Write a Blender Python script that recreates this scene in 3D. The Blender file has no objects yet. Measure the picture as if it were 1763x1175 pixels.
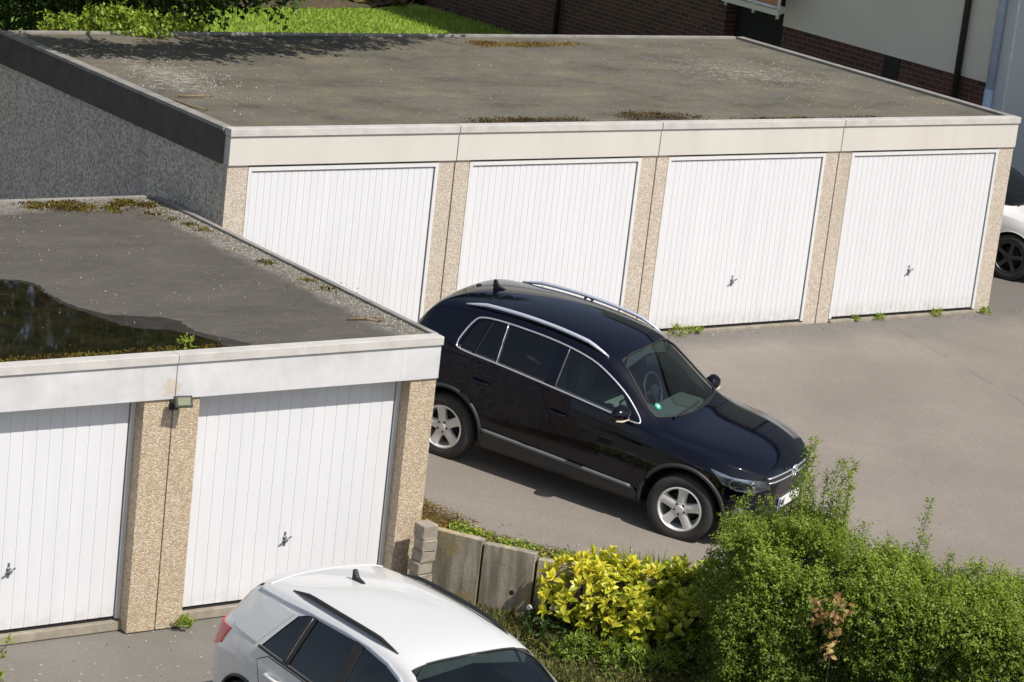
import bpy, bmesh, math, random
import numpy as np
from mathutils import Vector, Matrix
from mathutils.bvhtree import BVHTree
R = math.radians
rng = np.random.default_rng(7)
random.seed(7)
S = bpy.context.scene
COL = S.collection

# ------------------------------------------------------------------ camera, sky, sun
CAM = Vector((-14.833, -25.672, 8.396))
yaw, pit, rol = 0.635, 0.256, 0.114
fwd = Vector((math.sin(yaw)*math.cos(pit), math.cos(yaw)*math.cos(pit), -math.sin(pit)))
rt = Vector((math.cos(yaw), -math.sin(yaw), 0))
up = rt.cross(fwd)
r2 = rt*math.cos(rol)+up*math.sin(rol)
u2 = -rt*math.sin(rol)+up*math.cos(rol)
cd = bpy.data.cameras.new('camera')
cam = bpy.data.objects.new('camera', cd); COL.objects.link(cam)
cam.matrix_world = Matrix(((r2.x,u2.x,-fwd.x,CAM.x),(r2.y,u2.y,-fwd.y,CAM.y),(r2.z,u2.z,-fwd.z,CAM.z),(0,0,0,1)))
cd.sensor_width = 36.0
cd.lens = 4711.5/1763*36
cd.clip_start = 0.5; cd.clip_end = 2000
cd.dof.use_dof = True; cd.dof.focus_distance = 27.5; cd.dof.aperture_fstop = 6.3
S.camera = cam

SUN_AZ, SUN_EL = R(163), R(52.5)
w = bpy.data.worlds.new('World'); S.world = w; w.use_nodes = True
nt = w.node_tree; nt.nodes.clear()
sky = nt.nodes.new('ShaderNodeTexSky'); sky.sky_type = 'NISHITA'; sky.sun_disc = False
sky.dust_density = 1.6; sky.sun_elevation = SUN_EL; sky.sun_rotation = SUN_AZ
bgn = nt.nodes.new('ShaderNodeBackground'); bgn.inputs[1].default_value = 0.106
wo = nt.nodes.new('ShaderNodeOutputWorld')
hsv = nt.nodes.new('ShaderNodeHueSaturation'); hsv.inputs['Saturation'].default_value = .75
nt.links.new(sky.outputs[0], hsv.inputs['Color']); nt.links.new(hsv.outputs[0], bgn.inputs[0]); nt.links.new(bgn.outputs[0], wo.inputs[0])
sl = bpy.data.lights.new('sun', 'SUN'); sl.energy = 4.95; sl.angle = R(0.5); sl.color = (1.0, 0.95, 0.87)
so = bpy.data.objects.new('sun', sl); COL.objects.link(so)
sd = Vector((math.sin(SUN_AZ)*math.cos(SUN_EL), math.cos(SUN_AZ)*math.cos(SUN_EL), math.sin(SUN_EL)))
so.rotation_euler = sd.to_track_quat('Z', 'Y').to_euler()
so.location = (0, -10, 40)
S.view_settings.view_transform = 'Standard'; S.view_settings.look = 'None'
S.view_settings.gamma = 1; S.view_settings.exposure = 0.0
S.render.engine = 'CYCLES'
S.cycles.max_bounces = 8; S.cycles.transparent_max_bounces = 12
S.cycles.sample_clamp_indirect = 4.0
S.cycles.use_adaptive_sampling = True
S.cycles.use_denoising = True

# ------------------------------------------------------------------ material helpers
class NT:
    def __init__(self, name):
        self.m = bpy.data.materials.new(name); self.m.use_nodes = True
        self.t = self.m.node_tree
        self.b = self.t.nodes['Principled BSDF']
        self.out = self.t.nodes['Material Output']
        self._pos = None
    def n(self, typ, **kw):
        x = self.t.nodes.new(typ)
        for k, v in kw.items(): setattr(x, k, v)
        return x
    def l(self, a, b): self.t.links.new(a, b)
    def pos(self):
        if self._pos is None: self._pos = self.n('ShaderNodeNewGeometry').outputs['Position']
        return self._pos
    def objpos(self): return self.n('ShaderNodeTexCoord').outputs['Object']
    def scale(self, v, s):
        x = self.n('ShaderNodeVectorMath', operation='MULTIPLY'); self.l(v, x.inputs[0]); x.inputs[1].default_value = s
        return x.outputs[0]
    def noise(self, sc, detail=4, rough=.55, vec=None, dist=0):
        x = self.n('ShaderNodeTexNoise'); x.inputs['Scale'].default_value = sc
        x.inputs['Detail'].default_value = detail; x.inputs['Roughness'].default_value = rough
        x.inputs['Distortion'].default_value = dist
        self.l(vec if vec is not None else self.pos(), x.inputs['Vector']); return x.outputs['Fac']
    def vor(self, sc, vec=None, out='Color', feature='F1', rnd=1.0):
        x = self.n('ShaderNodeTexVoronoi', feature=feature); x.inputs['Scale'].default_value = sc
        x.inputs['Randomness'].default_value = rnd
        self.l(vec if vec is not None else self.pos(), x.inputs['Vector']); return x.outputs[out]
    def ramp(self, f, stops, interp='LINEAR'):
        x = self.n('ShaderNodeValToRGB'); self.l(f, x.inputs[0]); cr = x.color_ramp; cr.interpolation = interp
        while len(cr.elements) < len(stops): cr.elements.new(.5)
        for e, (p, c) in zip(cr.elements, stops):
            e.position = p; e.color = (*c, 1) if isinstance(c, (tuple, list)) else (c, c, c, 1)
        return x.outputs[0]
    def math(self, op, a, b=None, clamp=False):
        x = self.n('ShaderNodeMath', operation=op, use_clamp=clamp)
        for i, v in enumerate((a, b)):
            if v is None: continue
            if isinstance(v, (int, float)): x.inputs[i].default_value = v
            else: self.l(v, x.inputs[i])
        return x.outputs[0]
    def mix(self, f, a, b, mode='MIX'):
        x = self.n('ShaderNodeMix', data_type='RGBA', blend_type=mode)
        for i, v in ((0, f), (6, a), (7, b)):
            if isinstance(v, (int, float)): x.inputs[i].default_value = v
            elif isinstance(v, tuple): x.inputs[i].default_value = (*v, 1)
            else: self.l(v, x.inputs[i])
        return x.outputs[2]
    def sep(self, v=None):
        x = self.n('ShaderNodeSeparateXYZ'); self.l(v if v is not None else self.pos(), x.inputs[0]); return x.outputs
    def blob(self, cx, cy, rx, ry, ang=0.0):
        """1 at the centre of an elliptical stain, 0 at its rim (world xy)"""
        s = self.sep(); ca, sa = math.cos(ang), math.sin(ang)
        dx = self.math('SUBTRACT', s[0], cx); dy = self.math('SUBTRACT', s[1], cy)
        u = self.math('DIVIDE', self.math('ADD', self.math('MULTIPLY', dx, ca), self.math('MULTIPLY', dy, sa)), rx)
        v = self.math('DIVIDE', self.math('SUBTRACT', self.math('MULTIPLY', dy, ca), self.math('MULTIPLY', dx, sa)), ry)
        q = self.math('SQRT', self.math('ADD', self.math('MULTIPLY', u, u), self.math('MULTIPLY', v, v)))
        return self.math('SUBTRACT', 1.0, q, clamp=True)
    def bump(self, h, strength=.3, dist=.01):
        x = self.n('ShaderNodeBump'); x.inputs['Strength'].default_value = strength; x.inputs['Distance'].default_value = dist
        self.l(h, x.inputs['Height']); self.l(x.outputs[0], self.b.inputs['Normal'])
    def set(self, col=None, rough=None, metal=None, spec=None, coat=None, coatr=None):
        for k, v in (('Base Color', col), ('Roughness', rough), ('Metallic', metal), ('Specular IOR Level', spec), ('Coat Weight', coat), ('Coat Roughness', coatr)):
            if v is None: continue
            if isinstance(v, (int, float)): self.b.inputs[k].default_value = v
            elif isinstance(v, tuple): self.b.inputs[k].default_value = (*v, 1)
            else: self.l(v, self.b.inputs[k])
        return self.m

def plain(name, col, rough=.5, metal=0., var=.12, sc=9., coat=None):
    k = NT(name); f = k.noise(sc, 5, .6, k.objpos())
    a = tuple(c*(1-var) for c in col); b = tuple(min(1, c*(1+var)) for c in col)
    return k.set(k.ramp(f, [(.3, a), (.7, b)]), rough, metal, coat=coat, coatr=.04 if coat else None)

MAT = {}
# driveway asphalt
k = NT('worn_asphalt')
big = k.noise(.45, 5, .6); fine = k.noise(70, 3, .7); mid = k.noise(3.2, 6, .65)
c = k.ramp(big, [(.35, (.215, .187, .158)), (.65, (.288, .250, .213))])
c = k.mix(k.ramp(mid, [(.3, .0), (.75, .5)]), c, (.218, .190, .163))
s = k.sep()
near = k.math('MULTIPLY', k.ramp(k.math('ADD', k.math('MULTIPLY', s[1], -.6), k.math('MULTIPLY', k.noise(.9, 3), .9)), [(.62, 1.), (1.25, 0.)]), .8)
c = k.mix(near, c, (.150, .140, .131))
c = k.mix(k.ramp(fine, [(.3, .55), (.6, 0.)]), c, (.085, .08, .076))
c = k.mix(k.ramp(k.noise(9, 5, .75), [(.52, 0.), (.72, .45)]), c, (.176, .152, .130))
c = k.mix(k.ramp(k.noise(33, 2, .6), [(.68, 0.), (.76, .5)]), c, (.36, .34, .31))
ct = k.vor(.55, k.mix(.16, k.pos(), k.n('ShaderNodeTexNoise').outputs['Color']), 'Distance', 'DISTANCE_TO_EDGE')
crk = k.math('MULTIPLY', k.ramp(ct, [(.0, 1.), (.005, 0.)]), k.ramp(k.noise(.35, 2), [(.66, 0.), (.74, .4)]))
c = k.mix(crk, c, (.07, .066, .062))
sx = k.math('ABSOLUTE', k.math('SUBTRACT', s[0], k.math('ADD', k.math('MULTIPLY', s[1], .175), k.math('ADD', 10.02, k.math('MULTIPLY', k.noise(2.5, 3), .08)))))
seam = k.math('MULTIPLY', k.ramp(sx, [(.006, 1.), (.022, 0.)]), k.ramp(k.noise(1.7, 2), [(.38, .08), (.55, .5)]))
c = k.mix(seam, c, (.075, .07, .068))
k.bump(k.math('ADD', fine, k.math('MULTIPLY', crk, -2.0)), .35, .006)
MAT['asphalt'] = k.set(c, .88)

k = NT('yard_concrete')
c = k.ramp(k.noise(.8, 6, .6), [(.3, (.150, .140, .122)), (.7, (.205, .19, .168))])
c = k.mix(k.ramp(k.noise(55, 3, .7), [(.35, .45), (.6, 0.)]), c, (.10, .093, .084))
c = k.mix(k.ramp(k.vor(7, out='Distance'), [(.06, .9), (.11, 0.)]), c, (.40, .38, .33))
k.bump(k.noise(60, 3), .3, .006)
MAT['yard'] = k.set(c, .9)

# exposed aggregate concrete
def pebbles(name, stones, joint, sc=62):
    k = NT(name)
    v = k.vor(sc, out='Color'); vs = k.sep(v)
    d = k.vor(sc, out='Distance', feature='DISTANCE_TO_EDGE')
    c = k.ramp(vs[0], [(i/(len(stones)-.99), q) for i, q in enumerate(stones)], 'CONSTANT')
    c = k.mix(k.ramp(d, [(.02, 1.), (.10, 0.)]), c, joint)
    c = k.mix(k.ramp(k.noise(1.6, 5, .6), [(.35, .0), (.75, .35)]), c, tuple(x*.75 for x in joint))
    st = k.noise(1.0, 4, .6, k.scale(k.pos(), (5, 5, .35)))
    c = k.mix(k.ramp(st, [(.55, 0.), (.75, .30)]), c, tuple(x*.5 for x in joint))
    k.bump(k.ramp(d, [(0., 0.), (.2, 1.)]), .7, .006)
    return k.set(c, .8)
MAT['pebble'] = pebbles('warm_pebble_concrete', [(.49, .38, .26), (.62, .51, .37), (.42, .31, .21), (.66, .57, .44), (.55, .44, .30), (.34, .26, .18)], (.52, .42, .30), 50)
MAT['pebble_rear'] = pebbles('pale_pebble_concrete', [(.56, .475, .385), (.68, .60, .51), (.47, .38, .295), (.72, .65, .57), (.61, .52, .42), (.41, .33, .25)], (.58, .51, .43), 55)
MAT['pebble_grey'] = pebbles('grey_pebble_concrete', [(.56, .505, .44), (.74, .68, .60), (.36, .325, .28), (.78, .73, .66), (.60, .545, .475), (.17, .15, .13)], (.46, .42, .365), 34)

# roofing felt of the rear row
k = NT('lichened_roof_felt')
st = k.scale(k.pos(), (.85, 1.15, 1))
a = k.noise(1.1, 6, .65, st); c = k.ramp(a, [(.32, (.068, .060, .046)), (.5, (.130, .116, .084)), (.68, (.188, .164, .114))])
c = k.mix(k.ramp(k.noise(2.4, 5, .7, st), [(.46, 0.), (.62, .75)]), c, (.128, .122, .106))
c = k.mix(k.ramp(k.noise(38, 3, .7), [(.3, .5), (.55, 0.)]), c, (.05, .045, .036))
lichen = k.noise(17, 4, .75, k.scale(k.pos(), (.6, 1.4, 1)))
m = k.math('MAXIMUM', k.blob(.9, 3.1, 1.1, 2.2, -.15), k.math('MULTIPLY', k.blob(10.0, 3.3, 2.6, 2.2), .72))
m = k.math('MAXIMUM', m, .20)
c = k.mix(k.math('MULTIPLY', k.ramp(k.math('ADD', lichen, k.math('MULTIPLY', m, .26)), [(.68, 0.), (.76, 1.)]), .75), c, (.37, .345, .30))
moss = k.noise(11, 5, .75)
mm = k.blob(4.3, .42, 1.1, .28)
for q in ((6.25, .58, .8, .38), (7.7, .22, .9, .17), (9.1, .25, .75, .15), (7.6, 5.35, 1.5, .32), (4.0, .2, 6.5, .16)): mm = k.math('MAXIMUM', mm, k.blob(*q))
mf = k.ramp(k.math('ADD', moss, k.math('MULTIPLY', mm, .5)), [(.68, 0.), (.80, 1.)])
c = k.mix(k.math('MULTIPLY', mf, k.ramp(mm, [(.0, 0.), (.08, 1.)])), c, k.ramp(k.noise(5, 4), [(.35, (.045, .036, .016)), (.6, (.125, .083, .024))]))
yel = k.ramp(k.noise(4.5, 5, .7, k.scale(k.pos(), (.5, 1.6, 1))), [(.58, 0.), (.70, .6)])
c = k.mix(yel, c, (.165, .13, .052))
lines = k.math('ABSOLUTE', k.math('SUBTRACT', k.math('FRACT', k.math('ADD', k.math('MULTIPLY', k.sep()[1], 1.0), k.math('MULTIPLY', k.noise(.6, 2), .08))), .5))
c = k.mix(k.ramp(lines, [(.0, .30), (.02, 0.)]), c, (.05, .046, .04))
wet = k.blob(4.4, .34, 1.0, .20)
for q in ((6.2, .40, .7, .20), (7.9, .18, .9, .12)): wet = k.math('MAXIMUM', wet, k.blob(*q))
c = k.mix(k.math('MULTIPLY', k.ramp(k.math('ADD', wet, k.math('MULTIPLY', k.math('SUBTRACT', k.noise(5, 5, .7), .5), .9)), [(.25, 0.), (.45, .8)]), k.ramp(wet, [(0., 0.), (.1, 1.)])), c, (.030, .027, .020))
sp = k.ramp(k.noise(26, 3, .8), [(.60, 0.), (.70, .5)])
c = k.mix(k.math('MULTIPLY', sp, k.ramp(k.noise(1.7, 4, .6), [(.42, 0.), (.6, 1.)])), c, (.30, .275, .225))
c = k.mix(k.ramp(k.noise(14, 4, .75, st), [(.55, 0.), (.68, .5)]), c, (.055, .048, .038))
k.bump(k.math('ADD', k.noise(30, 4), k.math('MULTIPLY', mf, .8)), .5, .01)
MAT['roof_rear'] = k.set(c, .92)

# roofing felt of the near pair
k = NT('dark_roof_felt')
st = k.scale(k.pos(), (.6, 1.3, 1))
c = k.ramp(k.noise(1.3, 6, .65, st), [(.3, (.068, .060, .052)), (.7, (.105, .093, .081))])
c = k.mix(k.ramp(k.noise(60, 3, .7), [(.3, .5), (.55, 0.)]), c, (.04, .036, .033))
s = k.sep()
edge = k.math('MAXIMUM', k.ramp(k.math('ADD', s[0], k.math('MULTIPLY', k.noise(3, 4), .25)), [(0., 0.), (.001, 0.)]), 0.)
ex = k.math('ADD', k.math('MULTIPLY', k.math('ADD', s[0], .74), 2.4), k.math('MULTIPLY', k.math('SUBTRACT', k.noise(2.6, 5, .7), .5), 1.2))
ey = k.math('ADD', k.math('MULTIPLY', k.math('SUBTRACT', s[1], .72), 2.2), k.math('MULTIPLY', k.math('SUBTRACT', k.noise(2.2, 5, .7), .5), 1.2))
em = k.ramp(k.math('MAXIMUM', ex, ey), [(.15, 0.), (.55, 1.)])
gr = k.ramp(k.vor(48), [(.2, (.12, .115, .10)), (.5, (.21, .20, .175)), (.8, (.30, .28, .25))])
c = k.mix(k.math('MULTIPLY', em, .85), c, gr)
ms = k.ramp(k.math('ADD', k.noise(6, 5, .75), k.math('MULTIPLY', em, .12)), [(.66, 0.), (.72, 1.)])
c = k.mix(k.math('MULTIPLY', ms, em), c, (.11, .075, .018))
c = k.mix(k.ramp(k.noise(7, 5, .75, st), [(.50, 0.), (.68, .6)]), c, (.125, .108, .088))
c = k.mix(k.ramp(k.noise(11, 4, .75, st), [(.55, 0.), (.70, .6)]), c, (.050, .046, .040))
c = k.mix(k.ramp(k.vor(6.5, out='Distance'), [(.04, .8), (.075, 0.)]), c, (.34, .32, .28))
c = k.mix(k.math('MULTIPLY', k.ramp(k.noise(36, 2, .6), [(.66, 0.), (.72, .7)]), k.ramp(k.noise(1.3, 4), [(.42, 0.), (.6, 1.)])), c, (.27, .255, .225))
k.bump(k.math('ADD', k.noise(45, 4), k.math('MULTIPLY', em, k.noise(80, 2))), .5, .008)
MAT['roof_near'] = k.set(c, .93)

k = NT('white_door_paint')
g = k.noise(1.0, 5, .6, k.scale(k.pos(), (6, 6, .5)))
c = k.ramp(g, [(.3, (.70, .705, .73)), (.7, (.655, .66, .69))])
z = k.sep(k.objpos())[2]
c = k.mix(k.math('MULTIPLY', k.ramp(z, [(.0, 1.), (.28, 0.)]), k.ramp(k.noise(9, 5, .7), [(.35, 0.), (.65, .8)])), c, (.42, .38, .31))
MAT['door'] = k.set(c, .5)
MAT['door_frame'] = plain('white_frame_paint', (.67, .67, .67), .45, 0, .05)
MAT['dark_gap'] = plain('dark_rubber_and_shade', (.012, .012, .013), .8)
k = NT('cream_fascia_paint')
c = k.ramp(k.noise(1.2, 5, .6, k.scale(k.pos(), (1, 1, .3))), [(.3, (.555, .53, .485)), (.7, (.62, .595, .55))])
dr = k.noise(1.0, 5, .65, k.scale(k.pos(), (7, 7, .3)))
c = k.mix(k.ramp(dr, [(.55, 0.), (.8, .28)]), c, (.45, .40, .34))
MAT['fascia_rear'] = k.set(c, .6)
k = NT('weathered_grey_fascia')
c = k.ramp(k.noise(2.2, 6, .65), [(.3, (.50, .50, .51)), (.7, (.66, .66, .67))])
s = k.sep()
dx = k.math('DIVIDE', k.math('SUBTRACT', s[0], -3.12), .17); dz = k.math('DIVIDE', k.math('SUBTRACT', s[2], 1.36), .16)
q = k.math('SUBTRACT', 1., k.math('SQRT', k.math('ADD', k.math('MULTIPLY', dx, dx), k.math('MULTIPLY', dz, dz))), clamp=True)
c = k.mix(k.ramp(k.math('ADD', q, k.math('MULTIPLY', k.math('SUBTRACT', k.noise(16, 5, .7), .5), 1.2)), [(.38, 0.), (.62, .6)]), c, (.52, .40, .28))
c = k.mix(k.ramp(k.noise(1.0, 5, .65, k.scale(k.pos(), (9, 9, .35))), [(.56, 0.), (.8, .35)]), c, (.36, .36, .36))
MAT['fascia_near'] = k.set(c, .55)
MAT['cap'] = plain('pale_metal_cap', (.52, .50, .475), .5, 0, .12, 5)
k = NT('grey_metal_cap')
c = k.ramp(k.noise(4, 6, .7), [(.35, (.20, .19, .175)), (.7, (.33, .315, .29))])
MAT['cap_grey'] = k.set(c, .65)
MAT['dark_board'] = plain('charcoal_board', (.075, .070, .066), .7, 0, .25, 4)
MAT['galv'] = plain('dull_grey_metal', (.22, .22, .23), .45, .6)
MAT['steel'] = plain('bright_metal', (.55, .55, .56), .3, .9, .05)
MAT['black_plastic'] = plain('black_plastic', (.016, .016, .017), .55)
MAT['lamp_glass'] = plain('pale_lamp_lens', (.20, .22, .14), .2)
# brick
k = NT('dark_brick')
s = k.sep(); cv = k.n('ShaderNodeCombineXYZ'); k.l(s[1], cv.inputs[0]); k.l(s[2], cv.inputs[1])
bt = k.n('ShaderNodeTexBrick'); k.l(cv.outputs[0], bt.inputs['Vector'])
for a_, b_ in (('Scale', 1.), ('Mortar Size', .007), ('Brick Width', .25), ('Row Height', .083), ('Bias', 0.)): bt.inputs[a_].default_value = b_
bt.inputs['Color1'].default_value = (.12, .042, .026, 1); bt.inputs['Color2'].default_value = (.055, .026, .020, 1); bt.inputs['Mortar'].default_value = (.17, .13, .105, 1)
c = k.mix(k.ramp(k.noise(25, 4), [(.3, .3), (.7, 0.)]), bt.outputs[0], (.03, .018, .014))
k.bump(bt.outputs['Fac'], -.5, .01)
MAT['brick'] = k.set(c, .85)
k = NT('cream_render')
c = k.ramp(k.noise(.9, 5, .6), [(.3, (.68, .66, .55)), (.7, (.73, .71, .60))])
k.bump(k.noise(70, 3), .3, .004); MAT['render_cream'] = k.set(c, .9)
k = NT('blue_grey_render')
c = k.ramp(k.noise(.9, 5, .6), [(.3, (.58, .62, .61)), (.7, (.63, .67, .66))])
k.bump(k.noise(70, 3), .3, .004); MAT['render_blue'] = k.set(c, .9)
MAT['brown_pipe'] = plain('dark_brown_paint', (.022, .016, .012), .5)
MAT['blue_pipe'] = plain('pale_blue_plastic', (.44, .55, .68), .5)
MAT['white_rail'] = plain('white_rail_paint', (.8, .8, .8), .4)
MAT['orange_panel'] = plain('terracotta_panel', (.50, .20, .10), .6)
MAT['window_dark'] = plain('dark_window_glass', (.01, .011, .012), .06)
# concrete
k = NT('stained_concrete')
c = k.ramp(k.noise(3, 6, .65), [(.3, (.33, .29, .225)), (.7, (.48, .43, .34))])
vs_ = k.noise(1.0, 6, .7, k.scale(k.pos(), (7, 7, .7)))
c = k.mix(k.ramp(vs_, [(.42, 0.), (.62, .8)]), c, (.13, .112, .08))
c = k.mix(k.ramp(k.noise(2.7, 5, .7), [(.50, 0.), (.62, .65)]), c, (.36, .27, .085))
c = k.mix(k.ramp(k.noise(22, 4, .7), [(.25, .4), (.5, 0.)]), c, (.15, .135, .11))
k.bump(k.noise(26, 5), .4, .008)
MAT['concrete'] = k.set(c, .92)
k = NT('weathered_block')
c = k.ramp(k.noise(7, 6, .65), [(.3, (.23, .20, .155)), (.7, (.36, .32, .26))])
k.bump(k.noise(30, 5), .5, .01); MAT['block'] = k.set(c, .92)
k = NT('bare_soil')
c = k.ramp(k.noise(6, 6, .7), [(.3, (.045, .03, .019)), (.7, (.13, .09, .055))])
c = k.mix(k.ramp(k.noise(2.2, 5), [(.45, 0.), (.6, .7)]), c, (.055, .075, .02))
k.bump(k.noise(25, 5), 1., .03); MAT['soil'] = k.set(c, .95)
k = NT('mown_lawn')
c = k.ramp(k.noise(3, 5, .6), [(.3, (.19, .30, .035)), (.7, (.27, .38, .05))])
MAT['lawn'] = k.set(c, .9)
k = NT('still_water')
MAT['puddle'] = k.set(k.ramp(k.noise(4, 6, .7), [(.35, (.006, .006, .004)), (.6, (.020, .017, .009)), (.75, (.045, .036, .018))]), k.ramp(k.noise(3, 4), [(.35, .015), (.75, .07)]), spec=.5)
k = NT('damp_felt')
MAT['damp'] = k.set(k.ramp(k.noise(9, 5, .7), [(.3, (.022, .019, .015)), (.7, (.048, .042, .033))]), k.ramp(k.noise(5, 4), [(.3, .28), (.7, .6)]), spec=.4)

def leafmat(name, stops, trans=.35, rough=.45, spec=.4):
    k = NT(name)
    a = k.n('ShaderNodeAttribute', attribute_name='tone')
    c = k.ramp(a.outputs['Fac'], stops)
    k.set(c, rough, spec=spec)
    tr = k.n('ShaderNodeBsdfTranslucent'); k.l(k.mix(1., c, (1.15, 1.2, .55), 'MULTIPLY'), tr.inputs[0])
    mx = k.n('ShaderNodeMixShader'); mx.inputs[0].default_value = trans
    k.l(k.b.outputs[0], mx.inputs[1]); k.l(tr.outputs[0], mx.inputs[2]); k.l(mx.outputs[0], k.out.inputs[0])
    return k.m
MAT['hedge_leaf'] = leafmat('hedge_leaf', [(0., (.07, .125, .018)), (.5, (.20, .285, .04)), (1., (.36, .43, .07))], .42)
MAT['yellow_leaf'] = leafmat('golden_leaf', [(0., (.09, .15, .022)), (.3, (.27, .34, .035)), (.6, (.56, .56, .055)), (1., (.80, .68, .07))], .25, .35)
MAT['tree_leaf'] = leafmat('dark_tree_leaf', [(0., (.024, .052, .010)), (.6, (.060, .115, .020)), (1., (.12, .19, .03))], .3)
MAT['lime_leaf'] = leafmat('lime_leaf', [(0., (.13, .21, .022)), (1., (.36, .44, .06))], .35)
MAT['weed_leaf'] = leafmat('weed_leaf', [(0., (.07, .13, .02)), (.6, (.22, .31, .04)), (1., (.37, .42, .06))], .3)
MAT['dark_weed'] = leafmat('dark_weed_leaf', [(0., (.025, .055, .014)), (1., (.07, .12, .03))], .3)
MAT['grass'] = leafmat('grass_blade', [(0., (.18, .28, .03)), (.6, (.32, .43, .055)), (1., (.40, .42, .12))], .3)
MAT['dry_grass'] = leafmat('dry_grass_blade', [(0., (.10, .12, .03)), (.5, (.20, .19, .07)), (1., (.32, .25, .13))], .25)
MAT['copper_leaf'] = leafmat('copper_leaf', [(0., (.22, .115, .05)), (.6, (.38, .24, .085)), (1., (.46, .33, .11))], .35)
MAT['moss'] = leafmat('moss', [(0., (.05, .04, .012)), (.5, (.13, .085, .018)), (1., (.14, .15, .025))], .1, .9, .1)
MAT['gold_moss'] = leafmat('brown_moss', [(0., (.09, .06, .022)), (.5, (.20, .13, .04)), (1., (.27, .22, .05))], .1, .9, .1)
MAT['dark_moss'] = leafmat('dark_moss', [(0., (.025, .021, .012)), (.55, (.065, .05, .022)), (1., (.15, .10, .035))], .05, .9, .1)
MAT['bark'] = plain('bark', (.07, .05, .035), .9, 0, .3, 14)
MAT['twig'] = plain('dry_twig', (.20, .14, .075), .85, 0, .2)
MAT['seed'] = plain('seed_fluff', (.75, .75, .70), .9)
# cars
def paint(name, col, coat=1.0, rough=.35, metal=0., cr=.03, spec=.5):
    k = NT(name); f = k.noise(400, 2, .5, k.objpos())
    k.set(k.ramp(f, [(.35, tuple(x*.9 for x in col)), (.65, tuple(x*1.1 for x in col))]), rough, metal, coat=coat, coatr=cr, spec=spec)
    d = k.noise(2.5, 5, .6, k.objpos())
    k.l(k.ramp(d, [(.35, .02), (.75, .09)]), k.b.inputs['Coat Roughness'])
    return k.m
MAT['navy_paint'] = paint('dark_navy_paint', (.0018, .0025, .0080), spec=0.)
MAT['white_paint'] = paint('white_car_paint', (.66, .66, .655), 1., .4)
MAT['silver_panel'] = paint('silver_panel_paint', (.60, .63, .64), .6, .4, .05)
MAT['chrome'] = plain('satin_chrome', (.78, .80, .84), .30, .75, .03)
MAT['rail_silver'] = plain('anodised_rail', (.66, .71, .80), .38, .55, .03)
MAT['tyre'] = plain('tyre_rubber', (.035, .034, .033), .85, 0, .15, 30)
MAT['alloy'] = plain('silver_alloy', (.70, .70, .69), .42, .35, .04)
MAT['dark_alloy'] = plain('dark_alloy', (.06, .06, .065), .35, .5)
MAT['brake'] = plain('brake_metal', (.016, .016, .016), .7, .2)
MAT['arch_dark'] = plain('wheel_well', (.008, .008, .008), .9)
MAT['clad'] = plain('grey_black_cladding', (.030, .031, .034), .5, 0, .1)
MAT['interior'] = plain('cabin_trim', (.07, .075, .075), .75)
MAT['seat'] = plain('seat_cloth', (.13, .14, .13), .85)
MAT['headlamp'] = plain('headlamp_reflector', (.65, .67, .70), .12, .9, .05)
MAT['sill_sunlit_grey'] = plain('sill_sunlit_grey', (.12, .125, .13), .5, 0, .1)  # paler cladding tone, painted as if catching the sun
MAT['lamp_housing'] = plain('lamp_housing', (.42, .45, .49), .22, .6, .2, 20)
MAT['red_lamp'] = paint('red_lamp_plastic', (.60, .008, .008), .25, .4)
MAT['amber'] = plain('amber_lens', (.65, .55, .42), .25)
MAT['plate'] = plain('plate_white', (.80, .80, .78), .4, 0, .02)
MAT['plate_blue'] = plain('plate_blue', (.02, .07, .42), .4)
MAT['black_mark'] = plain('black_lettering', (.01, .01, .01), .5)
MAT['green_sticker'] = plain('green_sticker', (.02, .42, .24), .4)
MAT['white_sticker'] = plain('white_sticker', (.75, .8, .78), .5)
def glass(name, tint, refl=1.0):
    k = NT(name); k.t.nodes.remove(k.b)
    tr = k.n('ShaderNodeBsdfTransparent'); tr.inputs[0].default_value = (*tint, 1)
    gl = k.n('ShaderNodeBsdfGlossy'); gl.inputs['Roughness'].default_value = .01; gl.inputs[0].default_value = (refl, refl, refl, 1)
    fr = k.n('ShaderNodeFresnel'); fr.inputs[0].default_value = 1.68
    nz = k.noise(1.5, 3, .5, k.objpos())
    mx = k.n('ShaderNodeMixShader'); k.l(k.math('MULTIPLY', fr.outputs[0], k.ramp(nz, [(.3, .95), (.7, 1.)])), mx.inputs[0])
    k.l(tr.outputs[0], mx.inputs[1]); k.l(gl.outputs[0], mx.inputs[2]); k.l(mx.outputs[0], k.out.inputs[0])
    return k.m
MAT['glass'] = glass('clear_tinted_glass', (.72, .86, .82))
MAT['privacy'] = glass('privacy_glass', (.06, .065, .07))
k = NT('clear_lamp_cover'); MAT['lamp_cover'] = glass('clear_lamp_cover', (.88, .9, .92))

# ------------------------------------------------------------------ object helpers
def link(o, parent=None):
    COL.objects.link(o)
    if parent is not None: o.parent = parent
    return o
def tag(o, label=None, cat=None, group=None, kind=None):
    for a, b in (('label', label), ('category', cat), ('group', group), ('kind', kind)):
        if b: o[a] = b
    return o
def thing(name, label, cat, loc=(0, 0, 0), rotz=0., group=None):
    o = link(bpy.data.objects.new(name, None)); o.location = loc; o.rotation_euler = (0, 0, rotz)
    o.empty_display_size = .2
    return tag(o, label, cat, group)
def copy_tree(o, parent=None):
    c = o.copy(); COL.objects.link(c)
    if parent is not None: c.parent = parent
    for ch in list(o.children): copy_tree(ch, c)
    return c

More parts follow.
